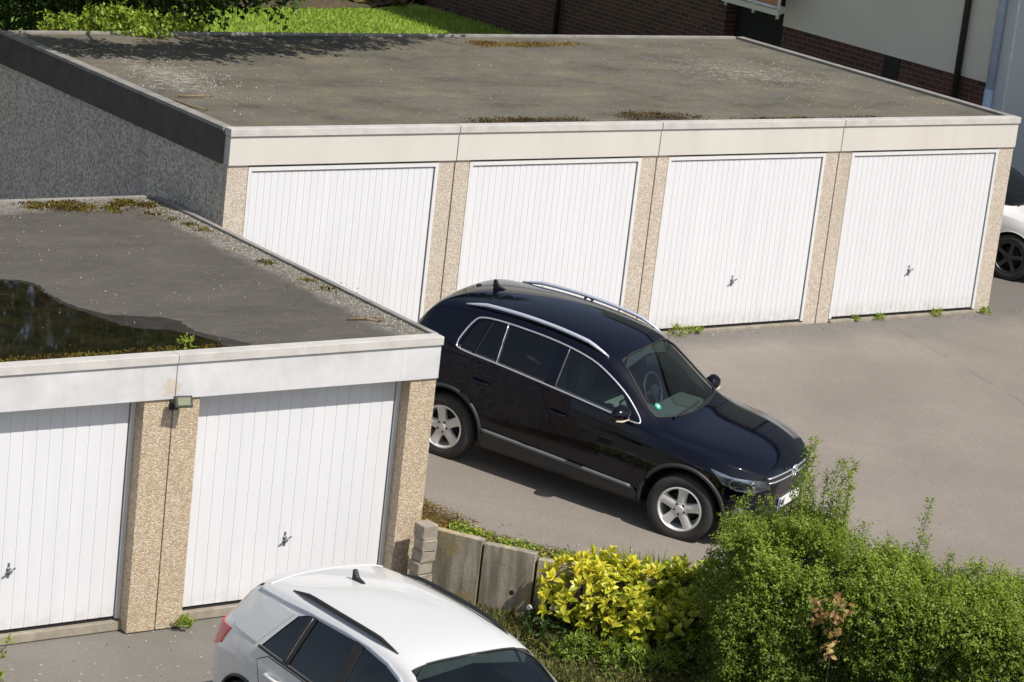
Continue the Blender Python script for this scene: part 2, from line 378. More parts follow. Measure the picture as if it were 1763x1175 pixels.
class MB:
    def __init__(s): s.bm = bmesh.new(); s.mi = 0
    def box(s, x0, x1, y0, y1, z0, z1, bev=0.):
        vs = [s.bm.verts.new(q) for q in ((x0,y0,z0),(x1,y0,z0),(x1,y1,z0),(x0,y1,z0),(x0,y0,z1),(x1,y0,z1),(x1,y1,z1),(x0,y1,z1))]
        fs = [s.bm.faces.new([vs[i] for i in f]) for f in ((3,2,1,0),(4,5,6,7),(0,1,5,4),(1,2,6,5),(2,3,7,6),(3,0,4,7))]
        for f in fs: f.material_index = s.mi
        if bev > 0:
            es = list({e for f in fs for e in f.edges})
            bmesh.ops.bevel(s.bm, geom=es, offset=bev, segments=2, affect='EDGES', profile=.6)
        return s
    def tube(s, pts, rad, n=8, closed=False, flat=1.0, upv=None):
        pts = [Vector(q) for q in pts]; N = len(pts); rings = []
        for i, q in enumerate(pts):
            a = pts[(i-1) % N] if (closed or i > 0) else q; b = pts[(i+1) % N] if (closed or i < N-1) else q
            t = (b-a).normalized(); ref = Vector(upv) if upv else (Vector((0,0,1)) if abs(t.z) < .9 else Vector((1,0,0)))
            u = t.cross(ref).normalized(); v = u.cross(t).normalized()
            rr = rad[i] if isinstance(rad, (list, tuple)) else rad
            rings.append([s.bm.verts.new(q+(u*math.cos(2*math.pi*j/n)+v*flat*math.sin(2*math.pi*j/n))*rr) for j in range(n)])
        for i in range(N if closed else N-1):
            A, B = rings[i], rings[(i+1) % N]
            for j in range(n):
                f = s.bm.faces.new((A[j], A[(j+1) % n], B[(j+1) % n], B[j])); f.material_index = s.mi; f.smooth = True
        if not closed:
            for rg, rev in ((rings[0], False), (rings[-1], True)):
                f = s.bm.faces.new(rg[::-1] if rev else rg); f.material_index = s.mi
        return s
    def lathe(s, prof, n=48, axis='y', c=(0,0,0), closed=False):
        """prof: (radius, along-axis)"""
        rings = []
        for r_, h in prof:
            rg = []
            for j in range(n):
                a = 2*math.pi*j/n; p_, q_ = r_*math.cos(a), r_*math.sin(a)
                v = (p_, h, q_) if axis == 'y' else ((p_, q_, h) if axis == 'z' else (h, p_, q_))
                rg.append(s.bm.verts.new(Vector(v)+Vector(c)))
            rings.append(rg)
        M = len(rings)
        for i in range(M if closed else M-1):
            A, B = rings[i], rings[(i+1) % M]
            for j in range(n):
                f = s.bm.faces.new((A[j], A[(j+1) % n], B[(j+1) % n], B[j])); f.material_index = s.mi; f.smooth = True
        return s
    def prism(s, poly, p0, p1, axis='y'):
        """poly of (a,b) pairs extruded along an axis between p0 and p1"""
        def v3(a, b, h): return {'y': (a, h, b), 'x': (h, a, b), 'z': (a, b, h)}[axis]
        A = [s.bm.verts.new(v3(a, b, p0)) for a, b in poly]; B = [s.bm.verts.new(v3(a, b, p1)) for a, b in poly]
        n = len(poly)
        fs = [s.bm.faces.new(A), s.bm.faces.new(B[::-1])]+[s.bm.faces.new((A[i], B[i], B[(i+1) % n], A[(i+1) % n])) for i in range(n)]
        for f in fs: f.material_index = s.mi
        return s
    def build(s, name, mats, parent=None, smooth=None):
        bmesh.ops.recalc_face_normals(s.bm, faces=s.bm.faces)
        me = bpy.data.meshes.new(name); s.bm.to_mesh(me); s.bm.free()
        for m in (mats if isinstance(mats, (list, tuple)) else [mats]): me.materials.append(m)
        if smooth is not None:
            me.polygons.foreach_set('use_smooth', [True]*len(me.polygons)); me.set_sharp_from_angle(angle=R(smooth))
        return link(bpy.data.objects.new(name, me), parent)

def rot_about(bm, verts, M):
    for v in verts: v.co = M @ v.co

# leaves as small folded faces ------------------------------------------------
def unit(a): return a/np.maximum(np.linalg.norm(a, axis=1, keepdims=True), 1e-9)
def leaf_data(P, D, Nn, L, W, fold=.25, droop=.15, big=False):
    P = np.asarray(P, float); D = unit(np.asarray(D, float)); n = len(P)
    Sd = unit(np.cross(D, Nn)); Nn = np.cross(Sd, D)
    L = np.broadcast_to(np.asarray(L, float), (n,))[:, None]; W = np.broadcast_to(np.asarray(W, float), (n,))[:, None]
    if not big:
        tip = P+D*L-Nn*L*droop
        mid = P+D*L*.48
        l = mid+Sd*W+Nn*W*fold; r = mid-Sd*W+Nn*W*fold
        V = np.stack([P, r, tip, l], 1).reshape(-1, 3)
        F = (np.arange(n)[:, None, None]*4+np.array([[0, 1, 2], [0, 2, 3]])[None]).reshape(-1, 3)
        return V, F, 4
    s1 = P+D*L*.33+Nn*L*.03; s2 = P+D*L*.68-Nn*L*droop*.3; s3 = P+D*L-Nn*L*droop
    l1 = s1+Sd*W*.9+Nn*W*fold; r1 = s1-Sd*W*.9+Nn*W*fold; l2 = s2+Sd*W*.8+Nn*W*fold; r2_ = s2-Sd*W*.8+Nn*W*fold
    V = np.stack([P, s1, s2, s3, l1, l2, r1, r2_], 1).reshape(-1, 3)
    T = np.array([[0, 1, 4], [0, 6, 1], [4, 1, 2], [4, 2, 5], [1, 6, 7], [1, 7, 2], [5, 2, 3], [2, 7, 3]])
    F = (np.arange(n)[:, None, None]*8+T[None]).reshape(-1, 3)
    return V, F, 8
def leaf_obj(name, parts, mat, parent=None):
    """parts: list of (V, F, k, tone)"""
    Vs, Fs, Ts, off = [], [], [], 0
    for V, F, kk, tone in parts:
        Vs.append(V); Fs.append(F+off); off += len(V); Ts.append(np.repeat(np.clip(tone, 0, 1), kk))
    V = np.concatenate(Vs); F = np.concatenate(Fs); T = np.concatenate(Ts)
    me = bpy.data.meshes.new(name)
    me.vertices.add(len(V)); me.vertices.foreach_set('co', V.ravel())
    me.loops.add(len(F)*3); me.loops.foreach_set('vertex_index', F.ravel().astype(np.int32))
    me.polygons.add(len(F)); me.polygons.foreach_set('loop_start', (np.arange(len(F))*3).astype(np.int32))
    me.update(calc_edges=True)
    at = me.attributes.new('tone', 'FLOAT', 'POINT'); at.data.foreach_set('value', T.astype(np.float32))
    me.materials.append(mat); me.validate()
    return link(bpy.data.objects.new(name, me), parent)
def randdir(n): return unit(rng.normal(size=(n, 3)))
def blades(n, base, h, lean=.35, wd=.006):
    D = unit(np.c_[rng.normal(0, lean, (n, 2)), np.ones(n)]); N_ = randdir(n)
    return leaf_data(base, D, N_, h, wd, .1, rng.uniform(.0, .35))
def sprigs(bases, dirs, length, nleaf, L, W, spread=.9, tone0=None, tonev=.2, big=False, jit=.006, droop=.15, fold=.25):
    """twigs with leaves set round them; returns leaf data"""
    n = len(bases); t = (np.arange(nleaf)+.6)/nleaf
    ln = np.broadcast_to(np.asarray(length, float), (n,))
    P = bases[:, None]+dirs[:, None]*(t[None, :]*ln[:, None])[..., None]
    P = P.reshape(-1, 3)+rng.normal(0, jit, (n*nleaf, 3))
    Dd = np.repeat(dirs, nleaf, 0); A = randdir(n*nleaf); A = unit(A-Dd*(A*Dd).sum(1, keepdims=True))
    D = unit(Dd*(1-spread*.5)+A*spread)
    Nn = unit(np.array([[0, 0, 1.]])+.45*rng.normal(size=(n*nleaf, 3))+Dd*.3)
    Lr = rng.uniform(.7, 1.2, n*nleaf)*L; 
    V, F, kk = leaf_data(P, D, Nn, Lr, Lr*(W/L), fold, droop, big)
    tone = (np.repeat(tone0, nleaf) if tone0 is not None else .5)+rng.normal(0, tonev, n*nleaf)
    return V, F, kk, tone

# ------------------------------------------------------------------ the ground
ZL = -1.015            # level of the lower yard
def zup(x, y):
    if y < -3: return max(-.114+.077*(y+3), -.75)
    if y < 0: return .038*y
    if y < 7: return 0.
    t = min(1, (y-7)/6); return .55*t*t*(3-2*t)
WALL = [(-.13, -4.80), (.17, -5.27), (.50, -5.70), (.83, -6.02), (1.18, -6.34), (1.53, -6.66), (1.88, -6.97), (2.3, -7.35)]
def xb(y):
    if y > -4.80: return -.13 if y < 3 else -.13-(y-3)*30
    for (xa, ya), (xc, yc) in zip(WALL[:-1], WALL[1:]):
        if yc <= y <= ya: return xa+(xc-xa)*(ya-y)/(ya-yc)
    return 2.3+(-7.35-y)*.9
m = MB(); b = m.bm
q = [b.verts.new(v) for v in ((-300,-300,ZL-.012),(300,-300,ZL-.012),(300,300,ZL-.012),(-300,300,ZL-.012))]; b.faces.new(q)
tag(m.build('yard', MAT['yard']), kind='structure')
m = MB(); b = m.bm
ys = [-60, -30, -15, -11, -9, -8]+[y for _, y in WALL[::-1]]+[-4.6, -4, -3, -2, -1, 0, 1, 3, 4, 5.5, 7, 8, 9, 10, 11, 12, 13, 18, 26, 40, 90]
fr = [0, .004, .02, .05, .12, .25, .5, 1.]
rows = []
for y in ys:
    x0 = max(xb(y), -90); rows.append([b.verts.new((x0+(95-x0)*t+.02, y, zup(0, y))) for t in fr])
for A, B in zip(rows[:-1], rows[1:]):
    for i in range(len(fr)-1): b.faces.new((A[i], A[i+1], B[i+1], B[i]))
low = [b.verts.new((r_[0].co.x, r_[0].co.y, ZL-.2)) for r_ in rows]
for i in range(len(rows)-1): b.faces.new((rows[i][0], rows[i+1][0], low[i+1], low[i]))
tag(m.build('driveway', MAT['asphalt']), kind='structure')

# lawn and flower bed behind the garages
def sheet(name, mat, poly, dz, kind='structure', step=.5):
    m = MB(); b = m.bm
    f = b.faces.new([b.verts.new((x, y, 0)) for x, y in poly])
    xs = [p_[0] for p_ in poly]; yy = [p_[1] for p_ in poly]
    for ax, lo, hi in ((0, min(xs), max(xs)), (1, min(yy), max(yy))):
        v = lo+step
        while v < hi:
            co = (v, 0, 0) if ax == 0 else (0, v, 0); no = (1, 0, 0) if ax == 0 else (0, 1, 0)
            bmesh.ops.bisect_plane(b, geom=b.verts[:]+b.edges[:]+b.faces[:], plane_co=co, plane_no=no); v += step
    for v in b.verts: v.co.z = dz(v.co.x, v.co.y)
    bmesh.ops.triangulate(b, faces=[f for f in b.faces if len(f.verts) > 4])
    o = m.build(name, mat, None, 60)
    return tag(o, kind=kind)
BX = 16.5      # plane of the houses' walls
sheet('lawn', MAT['lawn'], [(-8, 12.5), (BX-.02, 12.5), (BX-.02, 21.4), (14.6, 20.6), (4, 20.3), (-8, 20)], lambda x, y: zup(x, y)+.012, step=1.)
n = 26000
gx = rng.uniform(4, BX-.05, n); gy = rng.uniform(14, 20.5, n)
gz = np.array([zup(a, c_) for a, c_ in zip(gx, gy)])+.01
V, F, kk = blades(n, np.c_[gx, gy, gz], rng.uniform(.05, .11, n), .5, .012)
tag(leaf_obj('grass', [(V, F, kk, rng.normal(.4, .2, n)+.22*np.sin(1.9*gx+1.2*np.sin(gy))*np.sin(1.4*gy+gx))], MAT['grass']), kind='stuff')
sheet('flower_bed', MAT['soil'], [(-8, 20), (4, 20.3), (14.6, 20.6), (BX-.02, 21.4), (BX-.02, 32), (-8, 34)], lambda x, y: zup(x, y)+.02+.25*min(1, max(0, (y-20.6)/2)), step=1.)
n = 900
gx = rng.uniform(6, 16, n); gy = rng.uniform(20.6, 25, n)
nn = np.sin(gx*1.3)+np.cos(gy*1.9+gx)
ok = nn > -.2
gx, gy = gx[ok], gy[ok]; n = len(gx)
V, F, kk = leaf_data(np.c_[gx, gy, .58+.25*np.clip((gy-20.6)/2, 0, 1)], randdir(n)*[1, 1, .4]+[0, 0, .4], randdir(n)+[0, 0, 1.5], rng.uniform(.10, .26, n), .06, .2, .2)
tag(leaf_obj('ground_cover', [(V, F, kk, rng.uniform(0, .9, n))], MAT['gold_moss']), kind='stuff')

# planting bed at the foot of the retaining wall
def zbed(x, y):
    d = min(math.hypot(x-wx, y-wy) for wx, wy in WALL)
    return ZL+.015+.10*max(0., 1-d/1.6)+.02*math.sin(5*x+3*y)
bed_poly = [(-.30, -5.05), (.02, -5.32), (.36, -5.74), (.72, -6.10), (1.06, -6.42), (1.42, -6.74), (1.80, -7.06), (2.25, -7.42), (7.0, -12.6), (3.2, -12.8), (-.9, -8.9), (-1.15, -6.5), (-.75, -5.6)]
sheet('soil', MAT['soil'], bed_poly, zbed, step=.3)

# ------------------------------------------------------------------ garages
def ribbed(x0, x1, z0, z1, y, pitch, depth=.005, gap=.015):
    m = MB(); b = m.bm
    n = max(1, round((x1-x0)/pitch)); p_ = (x1-x0)/n; prof = []
    for i in range(n):
        a = x0+i*p_
        prof += [(a, y), (a+p_-gap, y), (a+p_-gap*.72, y+depth), (a+p_-gap*.28, y+depth)]
    prof.append((x1, y))
    lo = [b.verts.new((x, yy, z0)) for x, yy in prof]; hi = [b.verts.new((x, yy, z1)) for x, yy in prof]
    for i in range(len(prof)-1): b.faces.new((lo[i], lo[i+1], hi[i+1], hi[i]))
    return m
def make_garage(label, group, W, D, H, fas, door, recess, ribs, mats, loc, xl=0., xr=0., gap_r=.006, side_l=False, side_r=False, jz=0., lip=.04, pd=.34, cw=.098):
    """local frame: x along the front, y to the back, z up, origin at the front left foot; door=(x0,x1,z0,z1)"""
    t = thing('garage', label, 'garage', loc, 0., group)
    d0, d1, dz0, dz1 = door
    capz = H-.085
    pb, fb, rf, cp, gx_ = mats
    W1 = W+xr-gap_r
    # front pillars
    for a, c_ in ((xl+.003, d0), (d1, W1)):
        m = MB(); m.box(a, c_, 0, pd, jz, H-fas-.004, .008); m.build('pillar', pb, t)
    # side, back and lintel walls
    m = MB(); m.box(xl+.003, xl+.11, pd+.002, D-.12, jz, H-.2); m.build('side_wall', MAT['pebble_grey'], t)
    m = MB(); m.box(W1-.10, W1, pd+.002, D-.12, jz, H-.2); m.build('side_wall', MAT['pebble_grey'], t)
    m = MB(); m.box(xl+.003, W1, D-.118, D, jz, H-.2); m.build('back_wall', MAT['pebble_grey'], t)
    m = MB(); m.box(d0+.002, d1-.002, recess+.05, .338, dz1+.004, H-fas-.004); m.build('lintel', MAT['dark_gap'], t)
    # fascia and cap
    m = MB(); m.box(xl+.002, W1+.002, -.022, .34, H-fas, capz-.006, .004); m.build('fascia', fb, t)
    m = MB(); m.box(xl-.012 if side_l else xl+.001, W1+.012 if side_r else W1+.004, -.042, .10, capz, H, .006); m.build('edge_cap', cp, t)
    # roof slab
    a = xl+cw+.002 if side_l else xl+.0005; c_ = W1-cw-.002 if side_r else W1+gap_r-.0005
    m = MB(); m.box(a, c_, .102, D-.047, H-.16, H-lip); m.build('roof', rf, t)
    m = MB(); m.box(a if side_l else xl+.001, c_ if side_r else W1+.004, D-.045, D+.02, H-.28, H-.008, .005); m.build('rear_edge', MAT['cap_grey'], t)
    if side_l:
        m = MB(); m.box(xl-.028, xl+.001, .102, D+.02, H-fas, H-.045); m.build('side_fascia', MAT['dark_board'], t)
        m = MB(); m.box(xl-.035, xl+cw, .102, D-.047, H-.043, H, .005); m.build('side_cap', MAT['cap_grey'], t)
    if side_r:
        m = MB(); m.box(W1-.0, W1+.028, .102, D+.02, H-fas, H-.045); m.build('side_fascia', gx_, t)
        m = MB(); m.box(W1-cw, W1+.035, .102, D-.047, H-.043, H-.004, .005); m.build('side_cap', MAT['cap_grey'], t)
    # door with frame and handle
    fw = .045
    m = ribbed(d0+fw+.012, d1-fw-.012, dz0+.02, dz1-fw-.012, recess, ribs)
    dr = m.build('door', MAT['door'], t)
    m = MB(); m.box(d0+.001, d0+fw, recess-.018, recess+.045, dz0, dz1); m.box(d1-fw, d1-.001, recess-.018, recess+.045, dz0, dz1)
    m.box(d0+fw+.001, d1-fw-.001, recess-.018, recess+.045, dz1-fw, dz1-.001); m.build('door_frame', MAT['door_frame'], dr)
    m = MB(); m.box(d0+fw+.001, d1-fw-.001, recess+.016, recess+.05, dz0-.02, dz1-fw-.001); m.build('door_gasket', MAT['dark_gap'], dr)
    hx = (d0+d1)/2; hz = dz0+.60
    m = MB(); m.lathe([(0.001, recess-.010), (.020, recess-.010), (.024, recess-.002), (.024, recess+.004)], 16, 'y', (hx, 0, hz))
    m.tube([(hx, recess-.008, hz), (hx, recess-.038, hz)], .009)
    m.tube([(hx-.048, recess-.038, hz-.026), (hx, recess-.040, hz), (hx+.052, recess-.038, hz+.022)], [.008, .011, .008])
    m.box(hx-.011, hx+.011, recess-.009, recess+.004, hz-.075, hz-.030, .003)
    m.box(hx-.010, hx+.010, recess-.008, recess+.004, hz+.030, hz+.065, .003)
    m.build('handle', MAT['galv'], dr)
    # sill
    m = MB(); m.box(d0+.002, d1-.002, recess-.06, .336, jz, dz0-.022); m.build('door_sill', MAT['block'], t)
    return t
HR = 2.713
bounds = [-.043, 2.98, 5.96, 8.94, 12.081]
doors = [(.225, 2.750), (3.185, 5.715), (6.137, 8.710), (9.157, 11.806)]
rl = ['leftmost garage of the far row, with charcoal side board and grey pebble side wall',
      'second garage from the left in the far row, behind the dark SUV roof',
      'third garage from the left in the far row, white door with grey handle',
      'rightmost garage of the far row, white door with weeds at its foot']
for i in range(4):
    x0 = bounds[i]; Wd = bounds[i+1]-x0
    make_garage(rl[i], 'far row of four prefab garages', Wd, 5.963, HR, .414, (doors[i][0]-x0, doors[i][1]-x0, .05, 2.275), .012, .086,
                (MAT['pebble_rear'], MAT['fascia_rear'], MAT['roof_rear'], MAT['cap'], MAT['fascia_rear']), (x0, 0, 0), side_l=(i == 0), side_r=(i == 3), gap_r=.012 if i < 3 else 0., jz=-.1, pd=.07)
FX, FY, FZ, FW, FH, FD = -.198, -4.653, ZL, 2.875, 2.6825, 5.98
fl = ['nearer garage whose right corner hides the back of the dark SUV',
      'nearer garage at the left edge, large dark puddle on its roof']
for i in range(2):
    x0 = FX-FW*(i+1)
    make_garage(fl[i], 'nearer pair of prefab garages', FW, FD, FH, .424, (.275, FW-.30, .10, FH-.418), .17, .132,
                (MAT['pebble'], MAT['fascia_near'], MAT['roof_near'], MAT['cap'], MAT['fascia_near']), (x0, FY, FZ), gap_r=.007 if i else 0., side_r=(i == 0), side_l=(i == 1), cw=.03, lip=.032)

# lamp on the near garages' middle pillar
lx, ly, lz = FX-FW-.01, FY, 1.20
t = thing('floodlight', 'small black floodlight mounted on the pebble pillar below the nearer fascia', 'floodlight', (lx, ly, lz))
m = MB(); m.box(-.035, .035, -.03, .0, -.06, .02, .006); m.build('bracket', MAT['black_plastic'], t)
m = MB(); m.tube([(0, -.03, -.02), (0, -.09, -.03), (0, -.12, .01)], .013); m.build('arm', MAT['black_plastic'], t)
m = MB(); m.box(-.085, .085, -.02, .02, -.055, .055, .006)
hd = m.build('housing', MAT['black_plastic'], t); hd.location = (.03, -.14, .05); hd.rotation_euler = (R(-25), 0, R(-8))
m = MB(); m.box(-.062, .062, -.026, -.0205, -.036, .036); m.build('lens', MAT['lamp_glass'], hd)

# puddle on the near roof
pud = [(-5.85, -1.60), (-4.6, -1.66), (-3.95, -1.74), (-3.62, -1.80), (-3.36, -1.92), (-3.27, -2.12), (-3.33, -2.47), (-3.33, -2.80), (-3.20, -3.14), (-3.13, -3.40), (-3.08, -3.64), (-2.88, -3.76), (-2.66, -3.86), (-2.58, -4.02), (-2.48, -4.16), (-2.42, -4.40), (-2.6, -4.50), (-3.6, -4.52), (-5.85, -4.52)]
damp = [(-5.85, -1.52), (-4.6, -1.60), (-3.95, -1.68), (-3.58, -1.74), (-3.31, -1.86), (-3.22, -2.10), (-3.28, -2.45), (-3.27, -2.78), (-3.12, -3.12), (-3.00, -3.24), (-2.86, -3.27), (-2.62, -3.36), (-2.44, -3.52), (-2.46, -3.72), (-2.52, -3.90), (-2.40, -4.08), (-2.24, -4.28), (-2.10, -4.44), (-2.4, -4.53), (-3.6, -4.54), (-5.85, -4.54)]
def chaikin(p_, it=2, closed=True):
    for _ in range(it):
        o = []
        for i in range(len(p_) if closed else len(p_)-1):
            a, c_ = p_[i], p_[(i+1) % len(p_)]
            o += [(a[0]*.75+c_[0]*.25, a[1]*.75+c_[1]*.25), (a[0]*.25+c_[0]*.75, a[1]*.25+c_[1]*.75)]
        p_ = o if closed else [p_[0]]+o+[p_[-1]]
    return p_
def jag(p_, amp):
    o = []
    for i, (x, y) in enumerate(p_):
        x2, y2 = p_[(i+1) % len(p_)]
        for f in (0, .25, .5, .75):
            u, v = x+(x2-x)*f, y+(y2-y)*f; o.append((u+amp*(math.sin(23*u+9*v)+.6*math.sin(51*v+17*u)), v+amp*(math.sin(19*v-11*u)+.6*math.sin(43*u))))
    return o
for nm, pp, mt, dz, am in (('damp_stain', damp, 'damp', .003, .016), ('puddle', pud, 'puddle', .006, .012)):
    m = MB(); m.bm.faces.new([m.bm.verts.new((x, y, FZ+FH-.032+dz)) for x, y in jag(chaikin(pp), am)])
    bmesh.ops.triangulate(m.bm, faces=m.bm.faces[:])
    tag(m.build(nm, MAT[mt]), kind='structure')

# ------------------------------------------------------------------ retaining wall and block pier
t = thing('retaining_wall', 'low stained concrete panel wall holding up the driveway beside the yellow shrub', 'retaining wall', (WALL[0][0], WALL[0][1], ZL))
for i, ((xa, ya), (xc, yc)) in enumerate(zip(WALL[:-1], WALL[1:])):
    L_ = math.hypot(xc-xa, yc-ya); an = math.atan2(yc-ya, xc-xa)
    zt = zup(0, (ya+yc)/2)+.035-ZL+[0, .012, -.008, .006, 0, .01, 0][i]
    m = MB(); m.box(.007, L_-.007, -.10, .0, 0, zt, .008)
    o = m.build('wall_panel', MAT['concrete'], t); o.location = (xa-WALL[0][0], ya-WALL[0][1], 0); o.rotation_euler = (0, 0, an)
m = MB(); m.lathe([(.001, -.003), (.022, -.003), (.026, 0)], 16, 'y'); 
h_ = m.build('drain_hole', MAT['dark_gap'], t.children[1]); h_.location = (.34, -.10, .32)
t = thing('block_pier', 'short pier of stacked rough grey concrete blocks at the nearer garage corner', 'block pier', (-.33, -4.93, ZL))
zb_ = 0
for i in range(7):
    hh = [.125, .12, .118, .124, .12, .118, .15][i]; ox = random.uniform(-.012, .012); oy = random.uniform(-.01, .01)
    m = MB(); m.box(-.085+ox, .085+ox, -.085+oy, .085+oy, zb_+.004, zb_+hh, .014)
    for v in m.bm.verts: v.co += Vector((random.uniform(-.005, .005), random.uniform(-.005, .005), random.uniform(-.003, .003)))
    o = m.build('block', MAT['block'], t); o.rotation_euler = (0, 0, random.uniform(-.08, .08)); zb_ += hh

# ------------------------------------------------------------------ houses behind
t = thing('brick_house', 'dark red brick house wall in shade beyond the lawn', 'house', (BX, 11.6, 0))
m = MB(); m.box(0, 8, 0, 22, .2, 7); m.build('wall', MAT['brick'], t)
m = MB(); m.box(-.05, -.002, 6.2, 7.1, 2.35, 3.5); w_ = m.build('window', MAT['window_dark'], t)
m = MB(); m.box(-.09, -.052, 6.1, 7.2, 2.27, 2.345); m.build('sill', MAT['brick'], w_)
m = MB(); m.tube([(-.08, 4.9, .5), (-.08, 4.9, 7)], .05); m.build('downpipe', MAT['brown_pipe'], t)
m = MB(); m.tube([(-.08, 9.6, .5), (-.08, 9.6, 7)], .05); m.build('downpipe', MAT['brown_pipe'], t)
m = MB(); m.box(-.1, 8.4, -.01, 22.3, 7.01, 7.25); m.build('roof', MAT['dark_board'], t)
t = thing('rendered_house', 'cream rendered house with a dark brick base and brown downpipe behind the far garages', 'house', (BX, 5.0, 0))
ZB = 2.16
m = MB(); m.box(.012, 8, .0, 5.05, -.2, ZB); m.build('base_wall', MAT['brick'], t)
m = MB(); m.box(0, 8, .0, 5.05, ZB+.002, 9); m.build('wall', MAT['render_cream'], t)
m = MB(); m.box(.25, 8, 5.052, 6.59, -.2, 2.61); m.build('recess_shade_block', MAT['dark_gap'], t)  # near-black block standing in for the deep shade of the recess
m = MB(); m.box(-.3, 8.4, -.3, 6.0, 9.01, 9.25); m.build('roof', MAT['dark_board'], t)
m = MB(); m.tube([(-.07, .62, .0), (-.07, .62, 9)], .055); m.build('downpipe', MAT['brown_pipe'], t)
m = MB(); m.box(-.002, .011, 2.05, 2.42, .9, ZB-.02); m.build('vent_door', MAT['dark_gap'], t)
# balcony over the recess
m = MB(); m.box(.0, 8, 5.052, 6.59, 2.62, 9); m.build('sun_block_wall', MAT['render_cream'], t)  # upper storey added to keep the sun off the recess
m = MB(); m.prism([(-.52, 4.62), (-.002, 5.02), (-.002, 6.45), (-.52, 6.15)], 2.40, 2.49, 'z'); m.build('balcony_slab', MAT['render_cream'], t)
for yy in (4.66, 5.30, 6.06):
    m = MB(); m.tube([(-.49, yy, 2.34), (-.49, yy, 3.55)], .03); m.build('balcony_post', MAT['white_rail'], t)
for zz in (2.53, 3.50):
    m = MB(); m.tube([(-.49, 4.63, zz), (-.49, 6.1, zz)], .02); m.build('balcony_rail', MAT['white_rail'], t)
m = MB(); m.box(-.455, -.43, 4.70, 6.0, 2.56, 3.46); m.build('balcony_panel', MAT['orange_panel'], t)
t = thing('grey_house', 'pale blue grey rendered house wall at the right edge behind the garages', 'house', (BX, -8.0, 0))
m = MB(); m.box(-.06, 8, 0, 12.94, -.2, 9); m.build('wall', MAT['render_blue'], t)
m = MB(); m.box(-.3, 8.4, -.3, 12.9, 9.01, 9.25); m.build('roof', MAT['dark_board'], t)
m = MB(); m.box(-.075, -.0605, 12.5, 12.53, 0, 9); m.build('joint_strip', MAT['white_rail'], t)
m = MB(); m.tube([(-.14, 12.80, .0), (-.14, 12.80, 2.1)], .075, 12); m.tube([(-.14, 12.80, 2.1), (-.14, 12.80, 9)], .068, 12); m.build('downpipe', MAT['blue_pipe'], t)

# ------------------------------------------------------------------ cars
def ip(pts): 
    xs = [p_[0] for p_ in pts]; ys_ = [p_[1] for p_ in pts]
    return lambda x: float(np.interp(x, xs, ys_))
def half_section(P, x):
    zb, wd, zs, zt_, wb, wr, ze, zc = (P[k_](x) for k_ in ('zb', 'w', 'zs', 'zbelt', 'wb', 'wr', 'ze', 'zt'))
    return [(0, zb), (.6*wd, zb), (wd-.10, zb), (wd-.025, zb+.05), (wd, zb+.45*(zs-zb)), (wd-.004, zs), (wb, zt_),
            (wb+(wr-wb)*.5+.012, zt_+(ze-zt_)*.5), (wr, ze), (wr-.09, ze+(zc-ze)*.58), (.45*wr, zc-(zc-ze)*.10), (0, zc)]
def apply_mesh(o):
    dg = bpy.context.evaluated_depsgraph_get(); dg.update()
    me = bpy.data.meshes.new_from_object(o.evaluated_get(dg)); return me
def body_mesh(P):
    bm = bmesh.new(); rings = []
    for x in P['stations']:
        h = half_section(P, x)
        x = P['fx'](x) if 'fx' in P else x
        c0 = bm.verts.new((x, 0, h[0][1])); c1 = bm.verts.new((x, 0, h[-1][1]))
        Lf = [bm.verts.new((x, y, z)) for y, z in h[1:-1]]; Rt = [bm.verts.new((x, -y, z)) for y, z in h[1:-1]]
        rings.append((c0, Lf, c1, Rt))
    def loop(r_): return [r_[0]]+r_[1]+[r_[2]]+r_[3][::-1]
    for A, B in zip(rings[:-1], rings[1:]):
        a, c_ = loop(A), loop(B); n = len(a)
        for i in range(n): bm.faces.new((a[i], a[(i+1) % n], c_[(i+1) % n], c_[i]))
    for r_ in (rings[0], rings[-1]):
        c0, Lf, c1, Rt = r_
        bm.faces.new((c0, Lf[0], Rt[0])); bm.faces.new((Lf[-1], c1, Rt[-1]))
        for i in range(len(Lf)-1): bm.faces.new((Lf[i], Lf[i+1], Rt[i+1], Rt[i]))
    cl = bm.edges.layers.float.new('crease_edge')
    for A, B in zip(rings[:-1], rings[1:]):
        for sd_ in (1, 3):
            for i, cr in ((5, P.get('c_belt', .35)), (7, P.get('c_roof', .3)), (2, .5), (4, P.get('c_sh', .2))):
                e = bm.edges.get((A[sd_][i], B[sd_][i]))
                if e: e[cl] = cr
    for r_ in (rings[0], rings[-1]):
        for e in {e for v in loop(r_) for e in v.link_edges if e.other_vert(v) in loop(r_)}: e[cl] = .35
    bmesh.ops.recalc_face_normals(bm, faces=bm.faces)
    me = bpy.data.meshes.new('body_cage'); bm.to_mesh(me); bm.free()
    o = link(bpy.data.objects.new('body_cage', me))
    sm = o.modifiers.new('s', 'SUBSURF'); sm.levels = 3; sm.render_levels = 3; sm.use_limit_surface = False
    out = apply_mesh(o); bpy.data.objects.remove(o)
    return out
def smooth_bvh(me):
    bm = bmesh.new(); bm.from_mesh(me); bmesh.ops.triangulate(bm, faces=bm.faces[:]); bm.verts.ensure_lookup_table(); bm.faces.ensure_lookup_table()
    bm.normal_update()
    return BVHTree.FromBMesh(bm), bm
